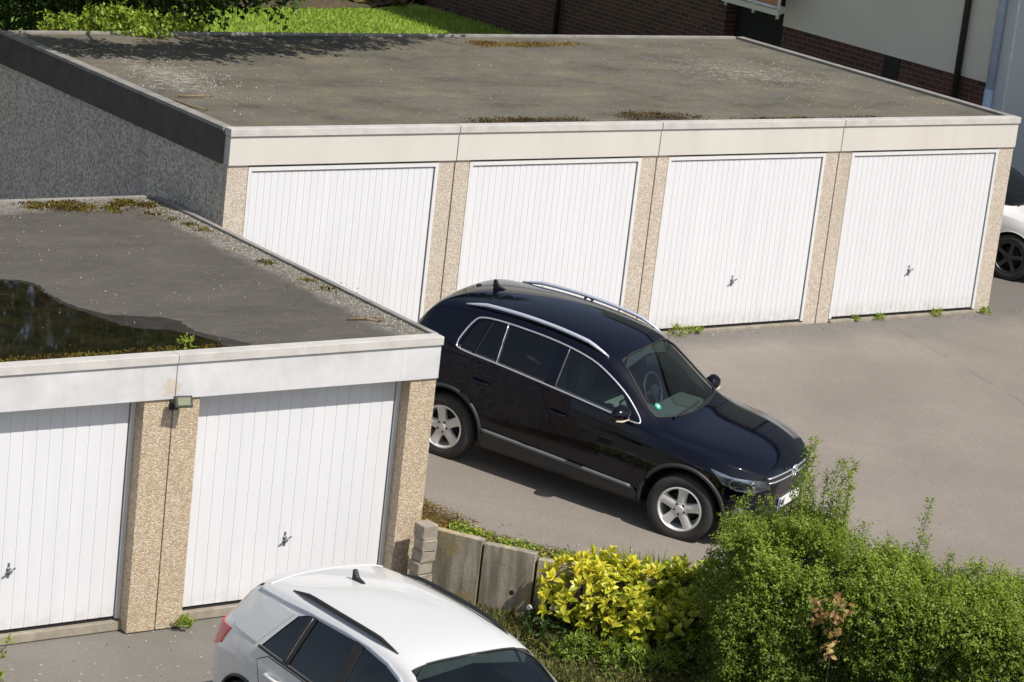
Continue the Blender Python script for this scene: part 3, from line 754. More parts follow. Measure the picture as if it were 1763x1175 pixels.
def snormal(bvh, bm, p_):
    loc, nrm, idx, d = bvh.find_nearest(p_)
    f = bm.faces[idx]; a, b_, c_ = (v.co for v in f.verts)
    v0, v1, v2 = b_-a, c_-a, loc-a
    d00, d01, d11, d20, d21 = v0.dot(v0), v0.dot(v1), v1.dot(v1), v2.dot(v0), v2.dot(v1)
    den = d00*d11-d01*d01
    if abs(den) < 1e-14: return nrm, d
    v = (d11*d20-d01*d21)/den; w_ = (d00*d21-d01*d20)/den
    n_ = f.verts[0].normal*(1-v-w_)+f.verts[1].normal*v+f.verts[2].normal*w_
    return n_.normalized(), d
def cut(me, cutters):
    o = link(bpy.data.objects.new('tmp', me))
    for cm in cutters:
        c_ = link(bpy.data.objects.new('cut', cm))
        md = o.modifiers.new('b', 'BOOLEAN'); md.operation = 'DIFFERENCE'; md.solver = 'EXACT'; md.object = c_
        new = apply_mesh(o); o.modifiers.clear(); o.data = new
        bpy.data.objects.remove(c_)
    out = o.data; bpy.data.objects.remove(o); return out
def mesh_of(mb):
    bmesh.ops.recalc_face_normals(mb.bm, faces=mb.bm.faces); me = bpy.data.meshes.new('c'); mb.bm.to_mesh(me); mb.bm.free(); return me

class Car:
    def __init__(s, P, root, paint_m, rear_axle, front_axle, arch_r, side_win, wind, belt_hollow, xr, xc):
        s.P = P; s.root = root
        base = body_mesh(P); s.bvh, s.bb = smooth_bvh(base)
        cutters = []
        for ax in (rear_axle, front_axle):
            for sd_ in (-1, 1):
                m = MB(); pr = [(.0005, .60), (arch_r, .60), (arch_r, 1.15), (.0005, 1.15)]
                m.lathe([(r_, h*sd_) for r_, h in pr], 56, 'y', (ax, 0, P['axle_z']))
                bmesh.ops.remove_doubles(m.bm, verts=m.bm.verts[:], dist=.002); cutters.append(mesh_of(m))
        # cabin hollow
        m = MB(); b = m.bm; rings = []
        for x in np.linspace(xr, xc, 14):
            zt_, wb, wr, ze, zc = (P[k_](x) for k_ in ('zbelt', 'wb', 'wr', 'ze', 'zt'))
            mg = .075
            zt2 = min(zt_-.03, zc-mg-.06); ze2 = max(ze-.075, zt2+.02); zc2 = max(zc-.075, ze2+.015)
            h = [(0, belt_hollow), (wb-.13, belt_hollow), (wb-.11, zt2), (wr-.075, ze2), (0, zc2)]
            pts = [h[0]]+h[1:4]+[h[4]]+[(-y, z) for y, z in h[3:0:-1]]
            rings.append([b.verts.new((x, y, z)) for y, z in pts])
        for A, B in zip(rings[:-1], rings[1:]):
            for i in range(8): b.faces.new((A[i], A[(i+1) % 8], B[(i+1) % 8], B[i]))
        b.faces.new(rings[0]); b.faces.new(rings[-1][::-1]); cutters.append(mesh_of(m))
        for poly in side_win:
            for sd_ in (-1, 1):
                m = MB(); m.prism(poly, .32*sd_, 1.2*sd_, 'y'); cutters.append(mesh_of(m))
        m = MB(); m.prism(wind, belt_hollow+.25, 1.9, 'z'); cutters.append(mesh_of(m))
        me = cut(base.copy(), cutters)
        s.base = base
        # smooth normals taken from the uncut surface; wheel wells dark
        me.materials.clear(); me.materials.append(paint_m); me.materials.append(MAT['arch_dark']); me.materials.append(MAT['interior'])
        nl = [None]*len(me.loops); mi = []
        for pl in me.polygons:
            cen = pl.center; n_, d = snormal(s.bvh, s.bb, cen); on = d < .006 and n_.dot(pl.normal) > .6
            if on: mi.append(0)
            elif any(math.hypot(cen.x-ax, cen.z-P['axle_z']) < arch_r+.01 for ax in (rear_axle, front_axle)) and abs(cen.y) > .55: mi.append(1)
            else: mi.append(2 if abs(d) > .02 else 0)
            for li in pl.loop_indices:
                if on:
                    v = me.vertices[me.loops[li].vertex_index].co; nl[li] = tuple(snormal(s.bvh, s.bb, v)[0])
                else: nl[li] = tuple(pl.normal)
        me.polygons.foreach_set('material_index', mi); me.polygons.foreach_set('use_smooth', [True]*len(me.polygons))
        me.normals_split_custom_set(nl); me.name = 'body'
        s.body = link(bpy.data.objects.new('body', me), root)
    def hit(s, o, d, off=0.):
        loc, nrm, idx, dist = s.bvh.ray_cast(Vector(o), Vector(d))
        if loc is None: return None
        n_, _ = snormal(s.bvh, s.bb, loc)
        return loc+n_*off, n_
    def side(s, x, z, sd_=-1, off=0.):
        r_ = s.hit((x, sd_*3, z), (0, -sd_, 0), off)
        if r_ is None:
            loc, n_, i, d = s.bvh.find_nearest(Vector((x, sd_*.6, z))); return loc+n_*off, n_
        return r_
    def top(s, x, y, off=0.):
        r_ = s.hit((x, y, 4), (0, 0, -1), off)
        if r_ is None:
            loc, n_, i, d = s.bvh.find_nearest(Vector((x, y, 1.))); return loc+n_*off, n_
        return r_
    def front(s, y, z, off=0., sgn=1):
        r_ = s.hit((sgn*5, y, z), (-sgn, 0, 0), off)
        if r_ is None:
            loc, n_, i, d = s.bvh.find_nearest(Vector((2.*sgn, y, z))); return loc+n_*off, n_
        return r_
    def panel(s, name, poly, fn, off, mat, parent, step=.06, skirt=.012):
        bm = bmesh.new(); bm.faces.new([bm.verts.new((a, c_, 0)) for a, c_ in poly])
        for ax in (0, 1):
            lo = min(p_[ax] for p_ in poly); hi = max(p_[ax] for p_ in poly); v = lo+step
            while v < hi-.005:
                bmesh.ops.bisect_plane(bm, geom=bm.verts[:]+bm.edges[:]+bm.faces[:], plane_co=(v, 0, 0) if ax == 0 else (0, v, 0), plane_no=(1, 0, 0) if ax == 0 else (0, 1, 0)); v += step
        bmesh.ops.triangulate(bm, faces=[f for f in bm.faces if len(f.verts) > 4])
        nn = {}
        for v in bm.verts:
            p_, n_ = fn(v.co.x, v.co.y, off); v.co = p_; nn[v] = n_
        cen = sum((v.co for v in bm.verts), Vector())/len(bm.verts)
        bm.normal_update()
        an = sum((nn[v] for v in bm.verts), Vector())
        if sum((f.normal*f.calc_area() for f in bm.faces), Vector()).dot(an) < 0: bmesh.ops.reverse_faces(bm, faces=bm.faces[:])
        if skirt:
            bd = [e for e in bm.edges if e.is_boundary]
            r_ = bmesh.ops.extrude_edge_only(bm, edges=bd)
            for v in r_['geom']:
                if isinstance(v, bmesh.types.BMVert):
                    src = min((e.other_vert(v) for e in v.link_edges if e.other_vert(v) in nn), key=lambda q_: (q_.co-v.co).length)
                    v.co = src.co-nn[src]*skirt
        me = bpy.data.meshes.new(name); bm.to_mesh(me); bm.free(); me.materials.append(mat)
        me.polygons.foreach_set('use_smooth', [True]*len(me.polygons)); me.set_sharp_from_angle(angle=R(40))
        return link(bpy.data.objects.new(name, me), parent)
    def strip(s, name, pts, fn, off, rad, mat, parent, closed=False, flat=1.):
        m = MB(); q_ = []
        for i in range(len(pts) if closed else len(pts)-1):
            a, c_ = pts[i], pts[(i+1) % len(pts)]; n = max(1, int(math.hypot(c_[0]-a[0], c_[1]-a[1])/.05))
            for j in range(n): q_.append((a[0]+(c_[0]-a[0])*j/n, a[1]+(c_[1]-a[1])*j/n))
        if not closed: q_.append(pts[-1])
        m.tube([fn(a, c_, off)[0] for a, c_ in q_], rad, 8, closed, flat)
        return m.build(name, mat, parent)

def make_wheel(root, x, y, z, Rr, rim_r, mat_rim, width=.23, side=-1, spoke_w=.047, phase=90., steer=0.):
    """wheel whose outer face looks towards local -y (turned round for the left side)"""
    h = width/2; iw = h-.012
    m = MB(); m.lathe([(rim_r-.004, -h+.012), (rim_r+.012, -h+.0), (Rr-.055, -h-.008), (Rr-.018, -h+.004), (Rr-.003, -h+.03), (Rr, -h+.06), (Rr, h-.06), (Rr-.018, h-.004), (rim_r+.012, h), (rim_r-.004, h-.01)], 64)
    for v in list(m.bm.verts): pass
    wv = m.build('wheel', MAT['tyre'], root, 50)
    wv.location = (x, y, z); wv.rotation_euler = (0, 0, (0 if side < 0 else math.pi)+steer)
    m = MB(); m.lathe([(rim_r+.004, -h+.004), (rim_r-.010, -h-.002), (rim_r-.022, -h+.012), (rim_r-.030, -h+.05), (rim_r-.045, h-.03)], 64)
    for k_ in range(5):
        a = R(phase+72*k_); b = m.bm; pts = []
        for rr, wv_, yo, yi in ((.045, spoke_w*.95, -h+.018, -h+.06), (.11, spoke_w*.80, -h+.010, -h+.055), (rim_r*.72, spoke_w*.86, -h+.012, -h+.05), (rim_r-.012, spoke_w*1.12, -h+.004, -h+.045)):
            row = []
            for tw, yy in ((-1, yi), (-.92, yo+.010), (-.45, yo), (.45, yo), (.92, yo+.010), (1, yi)):
                row.append(b.verts.new((rr*math.cos(a)-tw*wv_*math.sin(a), yy, rr*math.sin(a)+tw*wv_*math.cos(a))))
            pts.append(row)
        for A, B in zip(pts[:-1], pts[1:]):
            for i in range(5): f = b.faces.new((A[i], A[i+1], B[i+1], B[i]))
    m.lathe([(.078, -h+.05), (.074, -h+.016), (.04, -h+.012), (.034, -h+.004), (.001, -h+.002)], 32)
    m.build('rim', mat_rim, wv, 35)
    for k_ in range(5):
        a = R(phase+36+72*k_); m = MB(); m.lathe([(.012, -h+.0125), (.010, -h+.008), (.0005, -h+.008)], 10, 'y', (.057*math.cos(a), 0, .057*math.sin(a)))
        m.build('wheel_bolt', MAT['black_plastic'], wv)
    m = MB(); m.lathe([(.001, -h+.075), (rim_r*.68, -h+.075), (rim_r*.68, -h+.10), (.001, -h+.10)], 40); m.lathe([(.001, .03), (rim_r-.045, .03), (rim_r-.045, .04)], 40)
    m.build('brake_disc', MAT['brake'], wv)
    return wv
def seats(root, xs, zf, parent_h=.62):
    for x in xs:
        for y in (-.36, .36):
            m = MB(); m.box(x-.02, x+.46, y-.24, y+.24, zf, zf+.16, .05)
            vb = len(m.bm.verts)
            m.box(x-.14, x+.0, y-.23, y+.23, zf+.12, zf+parent_h, .05); m.box(x-.16, x-.06, y-.13, y+.13, zf+parent_h+.02, zf+parent_h+.19, .04)
            m.build('seat', MAT['seat'], root, 40)
def steering(root, x, y, z, tilt=25):
    m = MB(); pts = [(0, .185*math.cos(a), .185*math.sin(a)) for a in np.linspace(0, 2*math.pi, 25)[:-1]]
    m.tube(pts, .014, 8, True); m.box(-.01, .03, -.06, .06, -.06, .05, .01); m.box(-.005, .015, -.18, .18, -.02, .012); m.box(-.005, .015, -.02, .02, -.18, .0)
    o = m.build('steering_wheel', MAT['black_plastic'], root); o.location = (x, y, z); o.rotation_euler = (0, R(-tilt), 0)
def place(root, x, y, h, s_, z0, sc):
    n_ = Vector((0, -s_, 1)).normalized(); f0 = Vector((math.sin(h), -math.cos(h), 0)); f = (f0-n_*f0.dot(n_)).normalized(); l_ = n_.cross(f)
    M = Matrix(((f.x, l_.x, n_.x, x), (f.y, l_.y, n_.y, y), (f.z, l_.z, n_.z, z0+s_*y), (0, 0, 0, 1)))
    root.matrix_world = M @ Matrix.Scale(sc, 4)
def mirror_part(car, root, x, z, y, mat, far=(0, 0, 0)):
    for sd_ in (-1, 1):
        m = MB(); b = m.bm; bmesh.ops.create_icosphere(b, subdivisions=3, radius=1.)
        for v in b.verts:
            px_, py_, pz_ = v.co; px_ = px_*.085 if px_ > 0 else max(px_, -.35)*.10
            v.co = (px_+.02*py_*sd_*-1, py_*.125, pz_*.085*(1-.12*py_*sd_))
        o = m.build('wing_mirror', mat, root, 40); o.location = (x, sd_*(y+.11), z) if sd_ < 0 else (x+far[0], y+.11+far[1], z+far[2])
        m = MB(); m.tube([(.0, -sd_*.16, -.07), (.0, -sd_*.07, -.05)], [.035, .03], 8, False, .6); m.build('mirror_foot', MAT['black_plastic'], o)
        m = MB(); m.box(-.038, -.034, -.10, .10, -.06, .06, .001); m.build('mirror_glass', MAT['window_dark'], o)
        m = MB(); m.tube([(.076, -sd_*.05, -.050), (.062, sd_*.06, -.050), (.02, sd_*.118, -.045)], .010, 6); m.build('indicator', MAT['amber'], o)

# ---- the dark SUV -----------------------------------------------------------
def offs(poly, sx=1., dx=0.): return [(a*sx+dx, b_) for a, b_ in poly]
suv = thing('parked_suv', 'dark navy SUV with silver roof rails parked on the driveway between the garages', 'SUV')
SR, SF, SZ = -1.405, 1.325, .345
P = dict(
    stations=[-2.16, -2.14, -2.08, -2.0, -1.92, -1.84, -1.72, -1.5, -1.2, -.85, -.45, -.1, .14, .28, .42, .60, .78, .92, 1.04, 1.2, 1.5, 1.76, 1.92, 2.04, 2.12, 2.155, 2.17],
    axle_z=SZ,
    zb=ip([(-2.16, .46), (-2.06, .36), (-1.8, .29), (-1.4, .25), (1.3, .24), (1.9, .23), (2.08, .25), (2.17, .40)]),
    w=ip([(-2.16, .72), (-2.08, .80), (-1.95, .86), (-1.6, .90), (-1.2, .905), (1.2, .905), (1.55, .895), (1.75, .85), (1.9, .775), (2.02, .67), (2.12, .53), (2.17, .38)]),
    zs=ip([(-2.16, .86), (-1.6, 1.0), (-.5, .95), (1.1, .88), (1.8, .80), (2.1, .70), (2.20, .60)]),
    zbelt=ip([(-2.16, .99), (-2.05, 1.10), (-1.8, 1.165), (-1.4, 1.16), (-.9, 1.145), (-.3, 1.10), (.37, 1.045), (.74, 1.01), (1.0, .985), (1.6, .935), (2.0, .86), (2.12, .80), (2.17, .70)]),
    wb=ip([(-2.16, .68), (-2.08, .765), (-1.9, .83), (-1.5, .862), (.8, .868), (1.1, .86), (1.55, .825), (1.75, .775), (1.9, .70), (2.02, .595), (2.12, .46), (2.17, .33)]),
    wr=ip([(-2.16, .62), (-2.05, .67), (-1.9, .665), (-1.4, .65), (-.4, .64), (.14, .635), (.42, .665), (.78, .745), (.95, .775), (1.15, .75), (1.5, .69), (1.8, .60), (2.0, .47), (2.12, .34), (2.17, .24)]),
    ze=ip([(-2.16, 1.02), (-2.06, 1.16), (-1.95, 1.34), (-1.85, 1.485), (-1.7, 1.54), (-1.35, 1.575), (-.95, 1.605), (-.4, 1.59), (0, 1.545), (.14, 1.505), (.28, 1.435), (.42, 1.345), (.60, 1.205), (.78, 1.075), (.90, 1.02), (1.04, 1.0), (1.5, .97), (1.9, .915), (2.05, .87), (2.13, .82), (2.17, .73)]),
    zt=ip([(-2.16, 1.05), (-2.06, 1.21), (-1.95, 1.41), (-1.85, 1.575), (-1.7, 1.63), (-1.35, 1.665), (-.9, 1.695), (-.4, 1.69), (0, 1.655), (.14, 1.63), (.28, 1.585), (.42, 1.505), (.60, 1.375), (.78, 1.225), (.92, 1.105), (1.04, 1.055), (1.2, 1.04), (1.5, 1.015), (1.8, .975), (2.0, .92), (2.10, .875), (2.14, .84), (2.17, .755)]),
    fx=lambda x: x if x < 1.5 else 1.5+(x-1.5)*.89,
    c_belt=.62, c_roof=.55, c_sh=.55)
win = [(-1.44, 1.235), (-1.38, 1.195), (-.92, 1.175), (-.30, 1.128), (.37, 1.070), (.70, 1.036), (.745, 1.05), (.62, 1.15), (.475, 1.26), (.234, 1.395), (.008, 1.482), (-.40, 1.545), (-.95, 1.562), (-1.24, 1.545), (-1.33, 1.50)]
win_s = chaikin(win, 2)
w_rear = [(-1.395, 1.235), (-1.36, 1.205), (-1.225, 1.205), (-1.15, 1.535), (-1.23, 1.525), (-1.295, 1.485)]
w_mid = [(-1.195, 1.203), (-.945, 1.192), (-.965, 1.545), (-1.12, 1.538)]
w_back = [(-.915, 1.190), (-.365, 1.150), (-.355, 1.525), (-.60, 1.54), (-.935, 1.545)]
w_front = [(-.235, 1.140), (.64, 1.062), (.46, 1.235), (.22, 1.372), (.0, 1.455), (-.225, 1.502)]
wnd = [(.285, -.53), (.325, 0), (.285, .53), (.56, .615), (.80, .70), (.885, .60), (.965, .3), (.985, 0), (.965, -.3), (.885, -.60), (.80, -.70), (.56, -.615)]
car = Car(P, suv, MAT['navy_paint'], SR, SF, .432, [w_rear, w_mid, w_back, w_front], wnd, .55, -1.85, .84)
for sd_ in (-1, 1):
    fn = (lambda sd2: (lambda x, z, off: car.side(x, z, sd2, off)))(sd_)
    for pl_, mt in ((w_rear, 'privacy'), (w_mid, 'privacy'), (w_back, 'privacy'), (w_front, 'glass')):
        car.panel('side_window', pl_, fn, -.010, MAT[mt], suv, .07, 0)
    car.strip('window_trim', win_s, fn, .002, .0095, MAT['chrome'], suv, True)
    car.panel('window_pillar', [(-.355, 1.140), (-.245, 1.132), (-.235, 1.51), (-.345, 1.53)], fn, .003, MAT['navy_paint'], suv, .06, .008)
    car.strip('window_bead', [(-.93, 1.185), (-.95, 1.553)], fn, .001, .006, MAT['chrome'], suv)
    car.strip('window_bead', [(-.240, 1.132), (-.230, 1.512)], fn, .003, .0045, MAT['galv'], suv)
    rd = [(-.97, .50), (-.30, .47), (-.29, 1.105), (-.95, 1.15), (-1.20, 1.10), (-1.17, .92), (-1.06, .80)]
    fd = [(-.28, .47), (.74, .45), (.80, .60), (.83, .80), (.80, .995), (-.27, 1.10)]
    for pl_, hx in ((rd, -1.04), (fd, -.13)):
        d_ = car.panel('door', pl_, fn, .003, MAT['navy_paint'], suv, .07, .010)
        p0, n0 = fn(hx, .905, .012)
        m = MB(); hz_ = .955 if hx < -.5 else .905
        m.tube([fn(hx-.10, hz_+.006, -.002)[0], fn(hx-.085, hz_+.005, .032)[0], fn(hx, hz_, .04)[0], fn(hx+.085, hz_-.005, .032)[0], fn(hx+.10, hz_-.006, -.002)[0]], [.012, .014, .014, .014, .012], 8)
        m.build('handle', MAT['navy_paint'], d_)
    for ax in (SR, SF):
        pts = [(ax+.445*math.cos(a), SZ+.445*math.sin(a)) for a in np.linspace(R(-14), R(194), 30)]
        m = MB(); m.tube([car.side(a, c_, sd_, .004)[0] for a, c_ in pts], .022, 8); m.build('arch_trim', MAT['clad'], suv)
    car.panel('sill_cladding', [(-.94, .285), (.855, .26), (.86, .375), (.80, .405), (-.93, .455), (-.945, .41)], fn, .022, MAT['clad'], suv, .06, .03)
    car.strip('sill_sunlit_strip', [(-.94, .462), (-.1, .438), (.78, .412)], fn, .017, .020, MAT['sill_sunlit_grey'], suv)  # paler strip paints the light caught along the cladding's top edge
    # roof rail
    rx = list(np.linspace(-1.50, .17, 22)); pts = []; rad = []
    for i, x in enumerate(rx):
        u = i/(len(rx)-1); p_, n_ = car.top(x, sd_*.598, 0); e = min(1, min(u, 1-u)*7)
        pts.append(p_+Vector((0, 0, .008+.034*e))); rad.append(.012+.012*min(1, min(u, 1-u)*9))
    m = MB(); m.tube(pts, rad, 10, False, .8); rl_ = m.build('roof_rail', MAT['rail_silver'], suv)
    for i in (1, 10, 20):
        q_ = Vector(pts[i]); m = MB(); m.tube([q_-Vector((.05, 0, .035)), q_-Vector((0, 0, .0)), q_-Vector((-.05, 0, .035))], .013, 6)
        m.build('rail_foot', MAT['black_plastic'], rl_)
    # headlamp: a wedge that wraps the corner, seen along a diagonal
    dg = Vector((-1, -sd_*-1*-.75*-1, 0)) if False else Vector((-.80, -sd_*.60, 0)); dv = Vector((-dg.y, dg.x, 0))
    c0 = Vector((1.88, sd_*.72, 0))
    def dfn(a, z, off, c0=c0, dg=dg, dv=dv):
        o_ = c0-dg*3+dv*a+Vector((0, 0, z)); r_ = car.hit(o_, dg, off)
        if r_ is None:
            l_, n_, i_, d_ = car.bvh.find_nearest(c0+dv*a+Vector((0, 0, z))); return l_+n_*off, n_
        return r_
    sg = -1 if sd_ > 0 else 1
    hl = [(sg*.30, .845), (sg*.12, .80), (sg*-.06, .785), (sg*-.27, .765), (sg*-.30, .70), (sg*-.12, .665), (sg*.08, .68), (sg*.20, .73)]
    lp = car.panel('headlight', hl, dfn, .002, MAT['lamp_housing'], suv, .03, .01)
    for a_, z_, r_ in ((.10, .745, .052), (-.10, .730, .048)):
        p_, n_ = dfn(sg*a_, z_, .016)
        m = MB(); m.lathe([(r_, -.012), (r_*.9, -.004), (r_*.6, .0), (r_*.3, -.002), (.001, -.004)], 20, 'y'); o = m.build('reflector', MAT['headlamp'], lp)
        o.matrix_local = Matrix.Translation(p_) @ n_.to_track_quat('Y', 'Z').to_matrix().to_4x4()
    car.panel('reflector_strip', [(sg*.16, .71), (sg*.0, .683), (sg*-.2, .685), (sg*-.27, .705), (sg*-.12, .70), (sg*.08, .715)], dfn, .010, MAT['headlamp'], lp, .03, .004)
    car.panel('reflector_strip', [(sg*.29, .842), (sg*.12, .799), (sg*-.04, .785), (sg*-.04, .772), (sg*.10, .782), (sg*.22, .80)], dfn, .006, MAT['headlamp'], lp, .03, .004)
    car.panel('lamp_cover', hl, dfn, .024, MAT['lamp_cover'], lp, .03, .02)
    fg = [(sg*.10, .42), (sg*-.10, .41), (sg*-.12, .49), (sg*.08, .51)]
    f_ = car.panel('fog_light', fg, dfn, .004, MAT['black_plastic'], suv, .04, .01)
    p_, n_ = dfn(0, .455, .004); m = MB(); m.lathe([(.045, 0), (.038, .008), (.02, .004), (.001, .002)], 18, 'y'); o = m.build('reflector', MAT['headlamp'], f_); o.matrix_local = Matrix.Translation(p_) @ n_.to_track_quat('Y', 'Z').to_matrix().to_4x4()
ffn = lambda y, z, off: car.front(y, z, off)
car.panel('grille', [(-.50, .72), (.50, .72), (.52, .80), (-.52, .80)], ffn, .003, MAT['black_plastic'], suv, .05, .01)
gr_ = suv.children[-1]
for zz in (.742, .788): car.strip('grille_bar', [(-.50, zz), (-.25, zz), (0, zz), (.25, zz), (.50, zz)], ffn, .010, .008, MAT['chrome'], gr_)
car.panel('lower_intake', [(-.60, .32), (.60, .32), (.52, .46), (-.52, .46)], ffn, .003, MAT['black_plastic'], suv, .05, .01)
# round two-letter badge
p_, n_ = car.front(0, .765, .02)
m = MB(); m.tube([(.062*math.cos(a), 0, .062*math.sin(a)) for a in np.linspace(0, 2*math.pi, 29)[:-1]], .007, 6, True)
m.tube([(-.022, 0, .055), (0, 0, .012), (.022, 0, .055)], .006, 6); m.tube([(-.052, 0, .022), (-.024, 0, -.048), (0, 0, -.002), (.024, 0, -.048), (.052, 0, .022)], .006, 6)
o = m.build('emblem', MAT['chrome'], gr_); o.location = p_; o.rotation_euler = (0, 0, R(90))
# number plate
p_, n_ = car.front(0, .48, .012); px_ = max(car.front(yy, .48)[0].x for yy in (-.2, 0, .2))+.012
m = MB(); m.box(-.006, .004, -.26, .26, -.055, .055, .002); pl_ = m.build('number_plate', MAT['plate'], suv); pl_.location = (px_, 0, .48)
m = MB(); m.box(.0042, .0052, -.257, -.213, -.052, .052); m.build('blue_band', MAT['plate_blue'], pl_)
m = MB()
def stroke(m, a, c_, w_=.006):
    m.tube([(.006, a[0], a[1]), (.006, c_[0], c_[1])], w_, 4, False, .4)
y0 = -.19
for y0, segs in ((-.195, (((0, .035), (.012, -.035)), ((.012, -.035), (.024, .02)), ((.024, .02), (.036, -.035)), ((.036, -.035), (.048, .035)))), (-.13, (((.0, .035), (0, -.035)),))):
    for a, c_ in segs: stroke(m, (y0+a[0], a[1]), (y0+c_[0], c_[1]))
m.build('lettering', MAT['black_mark'], pl_)
# windscreen, wipers, sticker, aerial, mirrors
tfn = lambda x, y, off: car.top(x, y, off)
ws = car.panel('windscreen', wnd, tfn, -.010, MAT['glass'], suv, .07, 0)
car.strip('screen_seal', chaikin(wnd, 1), tfn, -.003, .010, MAT['black_plastic'], suv, True)
for a_, c_ in (((.935, -.50), (.925, .10)), ((.975, -.02), (.90, .58))): car.strip('wiper', [a_, ((a_[0]+c_[0])/2+.01, (a_[1]+c_[1])/2), c_], tfn, .016, .010, MAT['black_plastic'], suv)
p_, n_ = car.top(.775, -.555, -.004)
m = MB(); m.lathe([(.001, .0), (.04, .0), (.04, .002)], 24, 'z'); o = m.build('windscreen_sticker', MAT['green_sticker'], ws); o.matrix_local = Matrix.Translation(p_) @ n_.to_track_quat('Z', 'Y').to_matrix().to_4x4()
m = MB(); m.lathe([(.001, .003), (.018, .003), (.018, .0035)], 20, 'z'); m.build('sticker_centre', MAT['white_sticker'], o)
p_, n_ = car.top(-1.43, 0, 0)
m = MB(); m.prism([(-.10, 0), (.06, 0), (.03, .018), (-.04, .03), (-.075, .085), (-.10, .085)], -.016, .016); o = m.build('aerial', MAT['black_plastic'], suv, 30); o.location = p_-Vector((0, 0, .004))
m = MB(); m.box(-.02, .02, -.03, .03, -.012, .012, .005); o = m.build('roof_badge', MAT['black_plastic'], suv); o.location = car.top(-1.70, 0, .0)[0]
mirror_part(car, suv, .575, 1.135, .875, MAT['navy_paint'], (.13, -.05, -.07))
m = MB(); m.box(.46, .90, -.70, .70, .82, .955, .05); m.box(.32, .55, -.14, .14, .58, .92, .04); m.build('dashboard', MAT['interior'], suv, 40)
seats(suv, (-.45, -1.28), .60); steering(suv, .30, .36, .98)
m = MB(); m.box(-.004, .03, -.13, .13, -.035, .035, .01); o = m.build('rear_view_mirror', MAT['black_plastic'], suv); o.location = (.36, 0, 1.42)
for x in (SR, SF):
    for sd_ in (-1, 1): make_wheel(suv, x, sd_*.79, SZ, .348, .228, MAT['alloy'], .235, sd_, .056, 90+(14 if x < 0 else -2), .13 if x > 0 else 0.)
# tail: lamps, rear screen, spoiler
bfn = lambda y, z, off: car.front(y, z, off, -1)
car.panel('rear_window', [(-.56, 1.15), (.56, 1.15), (.52, 1.48), (-.52, 1.48)], bfn, .003, MAT['window_dark'], suv, .06, .008)
for sd_ in (-1, 1): car.panel('tail_light', [(sd_*.52, .86), (sd_*.78, .88), (sd_*.76, 1.04), (sd_*.52, 1.02)], bfn, .004, MAT['red_lamp'], suv, .05, .01)
place(suv, 2.416, -4.026, .462, .08, .101, 1.02)

